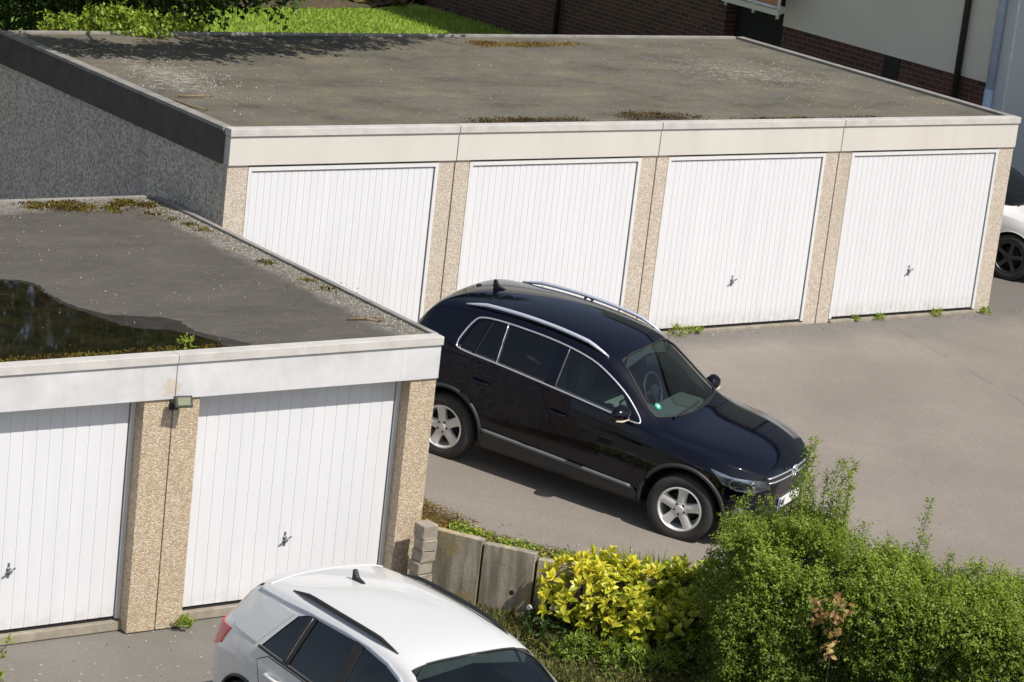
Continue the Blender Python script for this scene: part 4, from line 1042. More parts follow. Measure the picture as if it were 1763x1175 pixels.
# ---- the white crossover in front of the near garages, and the white car by the houses -----
def white_car(root, dark_wheels, blade, front_vis, R_w=.335):
    P = dict(
        stations=[-2.06, -2.03, -1.97, -1.9, -1.82, -1.72, -1.6, -1.4, -1.1, -.7, -.3, .1, .35, .5, .65, .85, 1.05, 1.18, 1.3, 1.45, 1.65, 1.85, 1.98, 2.07, 2.13, 2.15],
        axle_z=R_w,
        zb=ip([(-2.06, .46), (-1.95, .33), (-1.7, .26), (-1.3, .20), (1.3, .20), (1.9, .20), (2.15, .34)]),
        w=ip([(-2.06, .68), (-1.97, .79), (-1.8, .855), (-1.4, .895), (1.3, .895), (1.6, .885), (1.85, .83), (2.0, .72), (2.15, .48)]),
        zs=ip([(-2.06, .78), (-1.6, .86), (0, .80), (1.2, .80), (1.8, .73), (2.15, .55)]),
        zbelt=ip([(-2.06, .90), (-1.95, 1.0), (-1.6, 1.03), (-1., 1.0), (0, .965), (1., .93), (1.25, .915), (1.7, .85), (2.0, .74), (2.15, .59)]),
        wb=ip([(-2.06, .62), (-1.95, .735), (-1.7, .80), (-1.3, .84), (1., .85), (1.3, .84), (1.7, .78), (2.0, .63), (2.15, .42)]),
        wr=ip([(-2.06, .56), (-1.9, .60), (-1.6, .60), (-1., .61), (0, .61), (.4, .60), (.85, .68), (1.15, .74), (1.3, .72), (1.6, .66), (2.0, .48), (2.15, .33)]),
        ze=ip([(-2.06, .93), (-1.97, 1.06), (-1.82, 1.24), (-1.72, 1.335), (-1.6, 1.38), (-1.1, 1.43), (-.4, 1.445), (.1, 1.42), (.35, 1.385), (.5, 1.33), (.65, 1.25), (.85, 1.11), (1.05, .985), (1.15, .95), (1.3, .935), (1.7, .875), (2.0, .77), (2.15, .61)]),
        zt=ip([(-2.06, .95), (-1.97, 1.10), (-1.82, 1.31), (-1.72, 1.43), (-1.6, 1.465), (-1.1, 1.51), (-.5, 1.525), (.1, 1.505), (.35, 1.475), (.5, 1.435), (.65, 1.37), (.85, 1.245), (1.05, 1.11), (1.18, 1.03), (1.3, 1.0), (1.7, .935), (2.0, .82), (2.15, .64)]),
        c_belt=.45, c_roof=.35)
    ra, fa = -1.36, 1.2975
    w_quarter = [(-1.24, 1.033), (-.90, 1.018), (-.85, 1.388), (-.90, 1.383), (-1.00, 1.345)]
    w_back = [(-.85, 1.016), (-.27, .992), (-.25, 1.402), (-.79, 1.392)]
    w_front = [(-.17, .990), (.82, .955), (.70, 1.09), (.50, 1.225), (.34, 1.31), (.16, 1.36), (-.15, 1.398)]
    wnd = [(.385, -.565), (.42, 0), (.385, .565), (.76, .60), (1.03, .68), (1.12, .58), (1.18, .3), (1.19, 0), (1.18, -.3), (1.12, -.58), (1.03, -.68), (.76, -.60)]
    car = Car(P, root, MAT['white_paint'], ra, fa, .375, [w_quarter, w_back, w_front], wnd, .55, -1.75, 1.02)
    for sd_ in (-1, 1):
        fn = (lambda sd2: (lambda x, z, off: car.side(x, z, sd2, off)))(sd_)
        for pl_, mt in ((w_quarter, 'privacy'), (w_back, 'privacy'), (w_front, 'glass')):
            car.panel('side_window', pl_, fn, -.008, MAT[mt], root, .07, 0)
        car.panel('window_pillar', [(-.27, .988), (-.17, .984), (-.15, 1.398), (-.25, 1.404)], fn, .003, MAT['black_plastic'], root, .06, .008)
        car.panel('window_pillar', [(-.915, 1.010), (-.84, 1.007), (-.775, 1.394), (-.865, 1.392)], fn, .003, MAT['black_plastic'], root, .06, .008)
        car.strip('window_bead', [(-.88, 1.012), (-.82, 1.388)], fn, .004, .004, MAT['galv'], root)
        car.strip('window_sill', [(-1.26, 1.022), (-.9, 1.006), (0, .972), (.84, .942)], fn, .004, .012, MAT['black_plastic'], root)
        car.strip('window_trim', [(-1.62, 1.36), (-1.25, 1.382), (-.9, 1.405), (-.4, 1.418), (-.08, 1.41), (.17, 1.378), (.35, 1.328), (.51, 1.243), (.71, 1.108), (.84, .965)], fn, .004, .011, MAT['rail_silver'], root)  # silver-blue line painting the reflection along the roof gutter
        if blade: car.panel('rear_blade', [(-1.30, 1.035), (-1.04, 1.345), (-1.44, 1.345), (-1.56, 1.24), (-1.70, 1.07), (-1.66, 1.043)], fn, .008, MAT['silver_panel'], root, .05, .012)
        rd = [(-.98, .40), (-.17, .39), (-.15, .955), (-1.10, .99), (-1.22, .93), (-1.10, .70)]
        fd = [(-.155, .39), (.86, .39), (.96, .60), (.985, .90), (-.14, .952)]
        for pl_, hx in ((rd, -.95), (fd, .02)):
            d_ = car.panel('door', pl_, fn, .003, MAT['white_paint'], root, .07, .010)
            m = MB(); m.tube([fn(hx-.10, .865, -.002)[0], fn(hx-.085, .864, .032)[0], fn(hx, .862, .04)[0], fn(hx+.085, .860, .032)[0], fn(hx+.10, .859, -.002)[0]], [.013, .016, .016, .016, .013], 8)
            m.build('handle', MAT['white_paint'], d_)
            car.strip('door_gap', pl_, fn, .0005, .0045, MAT['dark_gap'], d_, True)
        for ax in (ra, fa):
            pts = [(ax+.382*math.cos(a), R_w+.382*math.sin(a)) for a in np.linspace(R(-14), R(194), 30)]
            m = MB(); m.tube([car.side(a, c_, sd_, .002)[0] for a, c_ in pts], .014 if not dark_wheels else .006, 8); m.build('arch_trim', MAT['clad'] if not dark_wheels else MAT['white_paint'], root)
        if not dark_wheels:
            car.panel('sill_cladding', [(-.90, .22), (.88, .22), (.90, .33), (-.90, .33)], fn, .014, MAT['clad'], root, .06, .02)
            rx = list(np.linspace(-1.27, .17, 20)); pts = []; rad = []
            for i, x in enumerate(rx):
                u = i/(len(rx)-1); p_, n_ = car.top(x, sd_*(.535+.02*math.sin(u*3.1)), 0); e = min(1, min(u, 1-u)*6)
                pts.append(p_+Vector((0, 0, .004+.026*e))); rad.append(.006+.016*min(1, min(u, 1-u)*6))
            m = MB(); m.tube(pts, rad, 10, False, .8); m.build('roof_rail', MAT['black_plastic'], root)
        # tail and head lamps
        dg = Vector((.72, -sd_*.69, 0)); dv = Vector((-dg.y, dg.x, 0)); c0 = Vector((-1.93, sd_*.70, 0))
        def tfn2(a, z, off, c0=c0, dg=dg, dv=dv):
            r_ = car.hit(c0-dg*3+dv*a+Vector((0, 0, z)), dg, off)
            if r_ is None:
                l_, n_, i_, d_ = car.bvh.find_nearest(c0+dv*a+Vector((0, 0, z))); return l_+n_*off, n_
            return r_
        sg = 1 if sd_ > 0 else -1
        tl = car.panel('tail_light', [(sg*-.19, .80), (sg*.03, .78), (sg*.18, .85), (sg*.22, 1.005), (sg*.06, .985), (sg*-.10, .995), (sg*-.18, .99)], tfn2, .010, MAT['red_lamp'], root, .03, .02)
        dg = Vector((-.78, -sd_*.62, 0)); dv = Vector((-dg.y, dg.x, 0)); c0 = Vector((1.90, sd_*.70, 0))
        def hfn(a, z, off, c0=c0, dg=dg, dv=dv):
            r_ = car.hit(c0-dg*3+dv*a+Vector((0, 0, z)), dg, off)
            if r_ is None:
                l_, n_, i_, d_ = car.bvh.find_nearest(c0+dv*a+Vector((0, 0, z))); return l_+n_*off, n_
            return r_
        sg = -sg
        hl = car.panel('headlight', [(sg*.26, .80), (sg*-.24, .70), (sg*-.22, .61), (sg*.10, .64), (sg*.24, .71)], hfn, .004, MAT['black_plastic'], root, .03, .01)
        car.panel('lamp_cover', [(sg*.24, .79), (sg*-.22, .69), (sg*-.20, .62), (sg*.10, .65), (sg*.22, .71)], hfn, .012, MAT['lamp_cover'], hl, .03, .006)
    tfn = lambda x, y, off: car.top(x, y, off)
    car.panel('windscreen', wnd, tfn, -.008, MAT['glass'], root, .07, 0)
    car.strip('screen_seal', chaikin(wnd, 1), tfn, -.003, .009, MAT['black_plastic'], root, True)
    for a_, c_ in (((1.16, -.52), (1.13, .10)), ((1.18, -.02), (1.11, .58))): car.strip('wiper', [a_, ((a_[0]+c_[0])/2+.01, (a_[1]+c_[1])/2), c_], tfn, .014, .009, MAT['black_plastic'], root)
    bfn = lambda y, z, off: car.front(y, z, off, -1)
    car.panel('rear_window', [(-.52, 1.06), (.52, 1.06), (.46, 1.33), (-.46, 1.33)], bfn, .003, MAT['window_dark'], root, .06, .008)
    # spoiler lip at the back of the roof
    m = MB(); m.prism([(-1.60, 1.455), (-1.84, 1.40), (-1.86, 1.375), (-1.70, 1.37)], -.50, .50)
    m.build('spoiler', MAT['white_paint'] if dark_wheels else MAT['clad'], root, 30) if False else m.bm.free()
    for sd_ in (-1, 1):
        m = MB(); m.prism([(-1.56, 1.34), (-1.68, 1.27), (-1.72, 1.335), (-1.65, 1.385)], sd_*.545, sd_*.583); m.build('spoiler_cheek', MAT['black_plastic'], root, 30)
    m = MB(); b = m.bm; bmesh.ops.create_grid(b, x_segments=8, y_segments=16, size=1.)
    for v in b.verts:
        u = (v.co.x+1)/2; y = v.co.y*.56; x = -1.56-.30*u+.05*u*(v.co.y**2)
        z = car.top(-1.56, y*.97, 0)[0].z-.10*u-.04*u*v.co.y**2+.004
        v.co = (x, y, z)
    ge = bmesh.ops.extrude_face_region(b, geom=b.faces[:])
    for v in ge['geom']:
        if isinstance(v, bmesh.types.BMVert): v.co.z -= .03
    m.build('spoiler', MAT['white_paint'], root, 40)
    car.panel('rear_bumper', [(-.66, .44), (.66, .44), (.68, .58), (-.68, .58)], bfn, .008, MAT['clad'], root, .06, .01)
    p_, n_ = car.top(-1.12, 0, 0)
    m = MB(); m.prism([(-.085, 0), (.075, 0), (.05, .016), (-.02, .03), (-.06, .085), (-.082, .085)], -.016, .016); o = m.build('aerial', MAT['black_plastic'], root, 30); o.location = p_-Vector((0, 0, .003))
    mirror_part(car, root, .78, .99, .86, MAT['white_paint'])
    m = MB(); m.box(.66, 1.08, -.68, .68, .74, .87, .05); m.build('dashboard', MAT['interior'], root, 40)
    seats(root, (-.25, -1.10), .52, .60); steering(root, .48, .36, .86)
    for x in (ra, fa):
        for sd_ in (-1, 1): make_wheel(root, x, sd_*.775, R_w, R_w, .225, MAT['dark_alloy'] if dark_wheels else MAT['alloy'], .225, sd_, .036, 80)
    return car
q2 = thing('parked_crossover', 'white crossover with black roof rails parked before the nearer garages', 'car')
white_car(q2, False, True, False)
place(q2, -2.80, -8.838, .06, 0., ZL, 1.03)
fc = thing('parked_car', 'white car with dark wheels half hidden by the right end of the far garages', 'car')
white_car(fc, True, False, True)
place(fc, 14.16, 2.90, .35, 0., 0., 1.0)

# ------------------------------------------------------------------ planting
def arr(*a): return np.array(a, float) if len(a) > 1 else np.float64(a[0])
def stems(name, lines, mat, parent, n=5):
    m = MB()
    for pts, r0, r1 in lines:
        k_ = len(pts); m.tube(pts, [r0+(r1-r0)*i/(k_-1) for i in range(k_)], n)
    return m.build(name, mat, parent)
def bend(a, c_, sag=.05):
    a, c_ = Vector(a), Vector(c_); md_ = (a+c_)/2+Vector((random.uniform(-sag, sag), random.uniform(-sag, sag), random.uniform(-sag, sag)))
    return [a, a*.5+md_*.5+Vector((0, 0, sag*.2)), md_, md_*.5+c_*.5, c_]

# clipped hedge with unclipped shoots, standing in the bed below the driveway edge
HO, HU, HV = arr(1.35, -7.05), arr(.677, -.736), arr(-.736, -.677)
def hpt(u, v, z): return np.stack([HO[0]+HU[0]*u+HV[0]*v, HO[1]+HU[1]*u+HV[1]*v, np.broadcast_to(z, np.shape(u))], -1)
def hbump(a, b_): return .5*np.sin(2.6*a+1.3*np.sin(1.7*b_))+.3*np.sin(6.1*a+2.*b_+1)+.2*np.sin(11*b_+5*a)+.25*np.sin(3.9*b_-2*a)
hedge = thing('privet_hedge', 'leafy green hedge with tall unclipped shoots in front of the SUV nose', 'hedge', (2.2, -8.4, ZL))
inv = Matrix.Translation((-2.2, 8.4, -ZL))
HL, HD = 7.0, 1.08
def hedge_shell(n, inset):
    q_ = rng.uniform(0, 1, n); u = np.where(rng.random(n) < .95, rng.uniform(.1, 3.9, n), rng.uniform(3.9, HL, n))
    sidef = q_ < .56; endf = q_ > .93
    v = np.where(sidef, HD, rng.uniform(0, HD, n)); z = np.where(sidef | endf, rng.uniform(-1.0, .40, n), .42)
    u0 = .10+.34*v+.05*np.sin(9*z)+.22*np.clip((z+.25)/.65, 0, 1)**2; u = np.where(endf, u0, np.maximum(u, u0+.03))
    nu = np.where(endf, -1., 0.); nv = np.where(sidef, 1., 0.); nz = np.where(~sidef & ~endf, 1., 0.)
    # rounded upper edges
    e = np.clip((z-.12)/.30, 0, 1); v = np.where(sidef, v-.16*e**2, v); nz = np.where(sidef, e, nz)
    e2 = np.clip((v-.70)/.38, 0, 1); z = np.where(nz > .99, z-.14*e2**2, z)
    bu = hbump(u, z*1.4+v)
    cl_ = np.sin(11*u+2.5*np.sin(5*z+2*v))*np.sin(8*z+7*v+2*np.sin(5*u)+1.3); d = .10*bu+.07*cl_-inset
    u = u+nu*d; v = v+nv*d; z = z+nz*(d+.05*np.sin(1.3*u+.6))-.04*(u > 2)
    P_ = hpt(u, v, 0.); P_[:, 2] = z
    N_ = np.stack([HU[0]*nu+HV[0]*nv, HU[1]*nu+HV[1]*nv, nz], -1)
    return P_, unit(N_), bu+.8*cl_
parts = []
for n, ins, up_, ln in ((15500, (0., .10), .55, .13), (9000, (.12, .30), .5, .14), (5200, (.30, .60), .4, .18)):
    P_, N_, bu = hedge_shell(n, rng.uniform(*ins, n))
    kp = (bu > -.42) | (rng.random(n) < .15) | (ins[0] > .05); P_, N_, bu = P_[kp], N_[kp], bu[kp]; n = len(P_)
    Dr = unit(N_*.75+arr(0, 0, up_)+.55*rng.normal(size=(n, 3)))
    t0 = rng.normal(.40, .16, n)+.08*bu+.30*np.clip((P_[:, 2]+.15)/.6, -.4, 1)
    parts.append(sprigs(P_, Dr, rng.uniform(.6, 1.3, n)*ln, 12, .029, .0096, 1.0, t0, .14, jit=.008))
n = 1900; um = np.clip(rng.normal(.92, .36, n), .28, 1.9); vm = rng.uniform(.0, .75, n); hm = .42+.33*np.exp(-((um-1.0)/.42)**2)*rng.beta(2, 1.4, n)
P_ = hpt(um, vm, 0.); P_[:, 2] = hm
parts.append(sprigs(P_, unit(rng.normal(size=(n, 3))*.5+arr(0, 0, .9)), rng.uniform(.08, .18, n), 11, .027, .0088, 1., rng.normal(.58, .14, n), .14))
fol = leaf_obj('foliage', parts, MAT['hedge_leaf'], hedge); fol.matrix_parent_inverse = inv
lines = []
for i in range(150):
    u = random.uniform(.6, 4.2); v = random.uniform(.2, .80)
    a = hpt(arr(u), arr(v*.6+.25), ZL+.02); c_ = hpt(arr(u+random.uniform(-.25, .25)), arr(v), random.uniform(-.3, .36))
    lines.append((bend(a, c_, .06), .011, .004))
o = stems('stem', lines, MAT['bark'], hedge); o['kind'] = 'stuff'; o.matrix_parent_inverse = inv
shoots = [(.20, .16), (.30, .30), (.40, .48), (.47, .30), (.56, .22), (.62, .40), (.70, .26), (.78, .60), (.84, .95), (.90, .74), (.95, .98), (.99, .70), (1.04, .52), (1.10, .76), (1.14, .55), (1.20, .85), (1.26, .66), (1.32, .78), (.92, 1.0), (1.17, .92), (1.29, .85), (1.38, .50), (1.50, .30), (1.72, .20), (1.9, .18), (2.0, .62), (2.06, .28), (2.3, .16), (2.6, .2)]
for i, (u, hh) in enumerate(shoots):
    v = random.uniform(.05, .45); base = hpt(arr(u), arr(v), .30); tip = base+arr(random.uniform(-.05, .07), random.uniform(-.06, .05), hh+.12)
    n = int(18+hh*58); t_ = np.linspace(.05, 1, n)[:, None]; Pb = base+(tip-base)*t_
    Dd = unit(.75*rng.normal(size=(n, 3))*[1, 1, .3]+arr(0, 0, .75))
    ln = (.105-.050*t_[:, 0])*rng.uniform(.7, 1.4, n)*(1.25 if hh < .5 else 1.)
    q_ = [sprigs(Pb, Dd, ln, 7, .026, .0082, 1., rng.normal(.62, .12, n), .12)]
    st_ = stems('shoot', [(bend(base-arr(0, 0, .25), tip, .015), .005, .0015)], MAT['bark'], hedge); st_.matrix_parent_inverse = inv
    o = leaf_obj('shoot_leaves', q_, MAT['hedge_leaf'], st_)

# copper leaved sapling poking through the front of the hedge
cp_ = hpt(arr(1.42), arr(1.15), -.02)
sap = thing('copper_sapling', 'small copper brown leaved sapling growing through the green hedge', 'sapling', (cp_[0], cp_[1], ZL))
inv2 = Matrix.Translation((-cp_[0], -cp_[1], -ZL))
spots = [(1.26, .27), (1.45, .33), (1.52, .26), (1.32, .16), (1.24, .10), (1.42, .17), (1.48, .06), (1.40, .0), (1.46, -.10), (1.44, -.17)]
P_ = np.array([hpt(arr(u), arr(1.20), z) for u, z in spots]); n = len(P_)
Pb = np.repeat(P_, 8, 0)+rng.normal(0, .030, (n*8, 3)); m_ = n*8
D_ = unit(np.c_[np.full(m_, HV[0]), np.full(m_, HV[1]), np.full(m_, -.35)]+.9*rng.normal(size=(m_, 3)))
V, F, kk = leaf_data(Pb, D_, unit(np.c_[np.full(m_, HV[0]), np.full(m_, HV[1]), np.full(m_, .7)]+.3*rng.normal(size=(m_, 3))), rng.uniform(.045, .08, m_), .021, .35, .35, True)
low_ = np.repeat([.35+.5*(z < .05) for u, z in spots], 8)
o = leaf_obj('foliage', [(V, F, kk, low_+rng.normal(0, .25, m_))], MAT['copper_leaf'], sap); o.matrix_parent_inverse = inv2
o = stems('stem', [(bend(hpt(arr(1.42), arr(1.0), ZL), hpt(arr(1.42), arr(1.12), .25), .03), .009, .003)], MAT['bark'], sap); o.matrix_parent_inverse = inv2

# golden shrub in the bed
def rosette_bush(name, label, cat, c0, rad, n_ros, nleaf, L, W, mat, tonefn, zmin=None, big=True, upb=.5, stem=True, lobes=None):
    t = thing(name, label, cat, (c0[0], c0[1], zmin if zmin is not None else c0[2]-rad[2]))
    iv = Matrix.Translation(-Vector(t.location))
    d = randdir(n_ros); d[:, 2] = np.where(d[:, 2] < -.55, -d[:, 2], d[:, 2]); rr = rng.uniform(.62, 1.0, n_ros)[:, None]
    rr *= (1+.13*np.sin(5*d[:, :1]+3*d[:, 1:2]*2)+.08*rng.normal(size=(n_ros, 1)))
    P_ = arr(*c0)+d*np.array(rad)*rr
    if lobes:
        li = rng.integers(0, len(lobes), n_ros); P_ = arr(*c0)+np.array([q_[:3] for q_ in lobes])[li]+d*np.array(rad)*rr*np.array([q_[3] for q_ in lobes])[li][:, None]
    ax = unit(d*.6+arr(0, 0, upb)+.3*rng.normal(size=(n_ros, 3)))
    m_ = n_ros*nleaf; Pb = np.repeat(P_, nleaf, 0); A = np.repeat(ax, nleaf, 0)
    ph = rng.uniform(0, 2*np.pi, m_); ref = unit(np.cross(A, arr(.3, .2, 1.)+rng.normal(0, .05, (m_, 3)))); ref2 = np.cross(A, ref)
    el = np.tile(np.linspace(.15, 1.25, nleaf), n_ros)+rng.normal(0, .12, m_)
    D_ = A*np.cos(el)[:, None]+(ref*np.cos(ph)[:, None]+ref2*np.sin(ph)[:, None])*np.sin(el)[:, None]
    Nn = unit(A+.15*rng.normal(size=(m_, 3)))
    Lr = L*rng.uniform(.65, 1.2, m_)*np.tile(np.linspace(.7, 1.1, nleaf), n_ros)
    V, F, kk = leaf_data(Pb+A*(.05*(1-np.tile(np.linspace(0, 1, nleaf), n_ros)))[:, None], D_, Nn, Lr, Lr*(W/L), .3, .22, big)
    tone = tonefn(np.repeat(P_, nleaf, 0), np.repeat(rr[:, 0], nleaf), np.tile(np.linspace(0, 1, nleaf), n_ros))+rng.normal(0, .14, m_)
    o = leaf_obj('foliage', [(V, F, kk, tone)], mat, t); o.matrix_parent_inverse = iv
    if stem:
        ls = []
        for i in range(0, n_ros, max(1, n_ros//60)):
            b_ = (c0[0]+random.uniform(-.12, .12), c0[1]+random.uniform(-.12, .12), zmin if zmin is not None else c0[2]-rad[2])
            ls.append((bend(b_, P_[i], .05), .012, .005))
        o = stems('stem', ls, MAT['bark'], t); o.matrix_parent_inverse = iv
    return t
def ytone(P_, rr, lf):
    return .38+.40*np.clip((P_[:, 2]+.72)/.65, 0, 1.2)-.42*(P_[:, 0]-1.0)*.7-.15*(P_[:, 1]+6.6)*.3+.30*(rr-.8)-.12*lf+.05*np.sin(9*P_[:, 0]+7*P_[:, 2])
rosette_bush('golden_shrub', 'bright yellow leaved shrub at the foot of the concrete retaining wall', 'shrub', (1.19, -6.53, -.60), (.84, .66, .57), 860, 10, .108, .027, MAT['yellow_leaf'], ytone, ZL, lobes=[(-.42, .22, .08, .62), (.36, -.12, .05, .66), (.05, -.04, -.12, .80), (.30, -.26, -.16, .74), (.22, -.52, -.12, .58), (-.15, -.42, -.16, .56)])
# yellow green bush peeping in at the left edge, dark herbs, small weeds
rosette_bush('lime_bush', 'yellow green bush cut by the lower left edge of the photo', 'bush', (-5.58, -5.75, -.62), (.42, .42, .40), 120, 9, .08, .016, MAT['lime_leaf'], lambda P_, r_, l_: .4+.6*(r_-.6), ZL)
rosette_bush('dark_herb', 'low dark green herb between the white car and the yellow shrub', 'plant', (.30, -6.22, -.88), (.26, .22, .16), 60, 8, .07, .018, MAT['dark_weed'], lambda P_, r_, l_: .3+.3*r_, ZL+.05, stem=False)
rosette_bush('dark_herb', 'dark green herb under the left side of the yellow shrub', 'plant', (.52, -6.05, -.84), (.24, .22, .20), 60, 8, .07, .018, MAT['dark_weed'], lambda P_, r_, l_: .3+.4*r_, ZL+.05, stem=False)
rosette_bush('dark_herb', 'low dark green herb between the yellow shrub and the hedge', 'plant', (1.12, -7.28, -.84), (.34, .26, .20), 90, 8, .05, .013, MAT['weed_leaf'], lambda P_, r_, l_: .2+.3*r_, ZL+.05, stem=False)
rosette_bush('weed', 'bright green weed at the foot of the nearer pebble pillar', 'weed', (-2.80, -4.74, ZL+.05), (.07, .06, .05), 20, 7, .045, .012, MAT['lime_leaf'], lambda P_, r_, l_: .6+0*r_, ZL, stem=False)
for x, y, r_, lb in ((.62, -7.02, .30, 'green herb at the lower front of the yellow shrub'), (.95, -7.30, .32, 'green herb between the yellow shrub and the bottom edge of the photo'), (1.45, -7.55, .30, 'green herb at the lower left end of the hedge'), (.30, -6.72, .22, 'small green herb left of the yellow shrub beside the white car bonnet')):
    rosette_bush('bed_herb', lb, 'plant', (x, y, -.90), (r_, r_*.8, .17), int(300*r_), 9, .075, .010, MAT['weed_leaf'], lambda P_, q_, l_: .12+.35*q_, ZL+.05, stem=False)
wl = [((6.58, -.10, .04), .16, 'light green weed tuft before the third far garage door beside the SUV roof'),
      ((6.86, -.07, .02), .10, 'small light green weed right of the tuft before the third far garage door'),
      ((9.62, -.03, .02), .06, 'tiny weed at the left foot of the rightmost far garage door'),
      ((10.02, -.05, .02), .08, 'small weed at the middle foot of the rightmost far garage door'),
      ((11.06, -.06, .03), .09, 'small weed at the right foot of the rightmost far garage door'),
      ((11.95, -.10, .01), .10, 'weed at the right corner pillar of the far garages')]
for p_, r_, lb in wl:
    rosette_bush('weed', lb, 'weed', p_, (r_*.85, r_*.4, r_*.38), int(190*r_)+8, 7, .034, .008, MAT['weed_leaf'], lambda P_, q_, l_: .75+0*q_, zup(0, p_[1]), stem=False)
rosette_bush('weed', 'bright green seedling on the nearer roof edge above the floodlight', 'weed', (-2.88, -4.45, FZ+FH+.01), (.06, .04, .05), 14, 6, .04, .009, MAT['lime_leaf'], lambda P_, q_, l_: .7+0*q_, FZ+FH-.032, stem=False)

# ground cover along the top of the retaining wall
def wall_at(t):
    seg = min(int(t), len(WALL)-2); f = t-seg; a, c_ = WALL[seg], WALL[seg+1]
    return a[0]+(c_[0]-a[0])*f, a[1]+(c_[1]-a[1])*f
def scatter_wall(n, t0, t1, w0, w1):
    t = rng.uniform(t0, t1, n); d = rng.beta(1.2, 2.2, n)*(w1-w0)+w0
    xy = np.array([wall_at(q_) for q_ in t]); xy += d[:, None]*arr(.70, .71)
    return np.c_[xy, [zup(0, y) for y in xy[:, 1]]], t, d
P_, t_, d_ = scatter_wall(900, .3, 5.2, .02, .24)
k_ = (np.sin(5*t_)+np.sin(2.3*t_+1)+rng.normal(0, .5, len(t_))) > -.6; P_ = P_[k_]
D_ = unit(rng.normal(size=(len(P_), 3))*[1, 1, .4]+arr(0, 0, .9))
gc = leaf_obj('ground_cover', [sprigs(P_, D_, .07, 7, .034, .011, 1., rng.normal(.72, .2, len(P_)), .15)], MAT['weed_leaf']); tag(gc, kind='stuff')
P_, t_, d_ = scatter_wall(6000, -.0, 4.2, .0, .36)
n2 = 12000; xm = rng.uniform(-.16, .42, n2); ym = rng.uniform(-4.85, -3.6, n2); k_ = (xm+.18) < (.12+.42*((-3.6-ym)/1.25)**.8)*rng.uniform(.3, 1.15, n2)
Pm = np.c_[xm, ym, [zup(0, y) for y in ym]][k_]; P_ = np.concatenate([P_, Pm]); n = len(P_)
V, F, kk = leaf_data(P_+[0, 0, .002], unit(rng.normal(size=(n, 3))*[1, 1, .35]+arr(0, 0, .25)), unit(rng.normal(size=(n, 3))*.5+arr(0, 0, 1)), rng.uniform(.010, .026, n), .008, .1, .1)
tag(leaf_obj('moss', [(V, F, kk, rng.normal(.42, .28, n)+.25*np.sin(8*P_[:, 0]+6*P_[:, 1]))], MAT['gold_moss']), kind='stuff')
# thin grass by the wall top and in the bed
P_, t_, d_ = scatter_wall(420, 3.2, 5.0, .02, .5)
V, F, kk = blades(len(P_), P_, rng.uniform(.06, .2, len(P_)), .35, .004)
tag(leaf_obj('grass', [(V, F, kk, rng.normal(.45, .2, len(P_)))], MAT['grass']), kind='stuff')
n = 46000; gx = rng.uniform(-1.1, 2.2, n); gy = rng.uniform(-8.6, -5.2, n)
dw = np.array([min(math.hypot(a-wx, c_-wy) for wx, wy in WALL) for a, c_ in zip(gx, gy)])
inside = (gx*.72+gy*.69 < -.0-3.82) & (dw < 1.55) & ~((gx < -.35) & (gy < -5.2) & (gx*.9+gy < -6.9)) 
side_ = np.array([min(((a-wx)*.70+(c_-wy)*.71) for wx, wy in WALL[:6]) for a, c_ in zip(gx, gy)])
inside &= (np.sin(3.1*gx+2*np.sin(2*gy))+.6*np.sin(5*gy+2*gx)+rng.normal(0, .6, n)) > -.95
gx, gy = gx[inside], gy[inside]; n = len(gx); gz = np.array([zbed(a, c_) for a, c_ in zip(gx, gy)])
V, F, kk = blades(n, np.c_[gx, gy, gz], rng.uniform(.03, .16, n), .55, .006)
tag(leaf_obj('grass', [(V, F, kk, rng.normal(.42, .3, n))], MAT['dry_grass']), kind='stuff')
n = 2600; ii = rng.integers(0, len(gx), n)
Pw = np.c_[gx[ii], gy[ii], gz[ii]+.01]+rng.normal(0, .03, (n, 3))*[1, 1, .2]
tag(leaf_obj('ground_cover', [sprigs(Pw, unit(rng.normal(size=(n, 3))*[1, 1, .4]+arr(0, 0, .8)), .09, 7, .032, .010, 1., rng.normal(.35, .22, n), .15)], MAT['weed_leaf']), kind='stuff')
ls = []
for i in range(60):
    a = (random.uniform(.1, 1.0), random.uniform(-7.1, -6.1), -.93); c_ = (a[0]+random.uniform(-.25, .25), a[1]+random.uniform(-.25, .25), -.93+random.uniform(.0, .1)); ls.append((bend(a, c_, .04), .004, .002))
tag(stems('dead_twigs', ls, MAT['twig'], None), kind='stuff')
for (x, y, z), lb in (((.36, -6.20, -.66), 'dandelion seed head on a tall stem beside the yellow shrub'), ((.22, -6.02, -.70), 'dandelion seed head nearest the concrete wall, left of the yellow shrub')):
    t = thing('dandelion_clock', lb, 'flower', (x, y, ZL+.05))
    h_ = z-ZL-.05
    o = stems('stem', [([(0, 0, 0), (.01, 0, h_*.5), (.0, .01, h_)], .004, .003)], MAT['weed_leaf'], t)
    m = MB(); bmesh.ops.create_icosphere(m.bm, subdivisions=2, radius=.026)
    for v in m.bm.verts: v.co += Vector((0, .01, h_+.01)); v.co += v.normal*random.uniform(-.004, .006)
    m.build('seed_head', MAT['seed'], t)

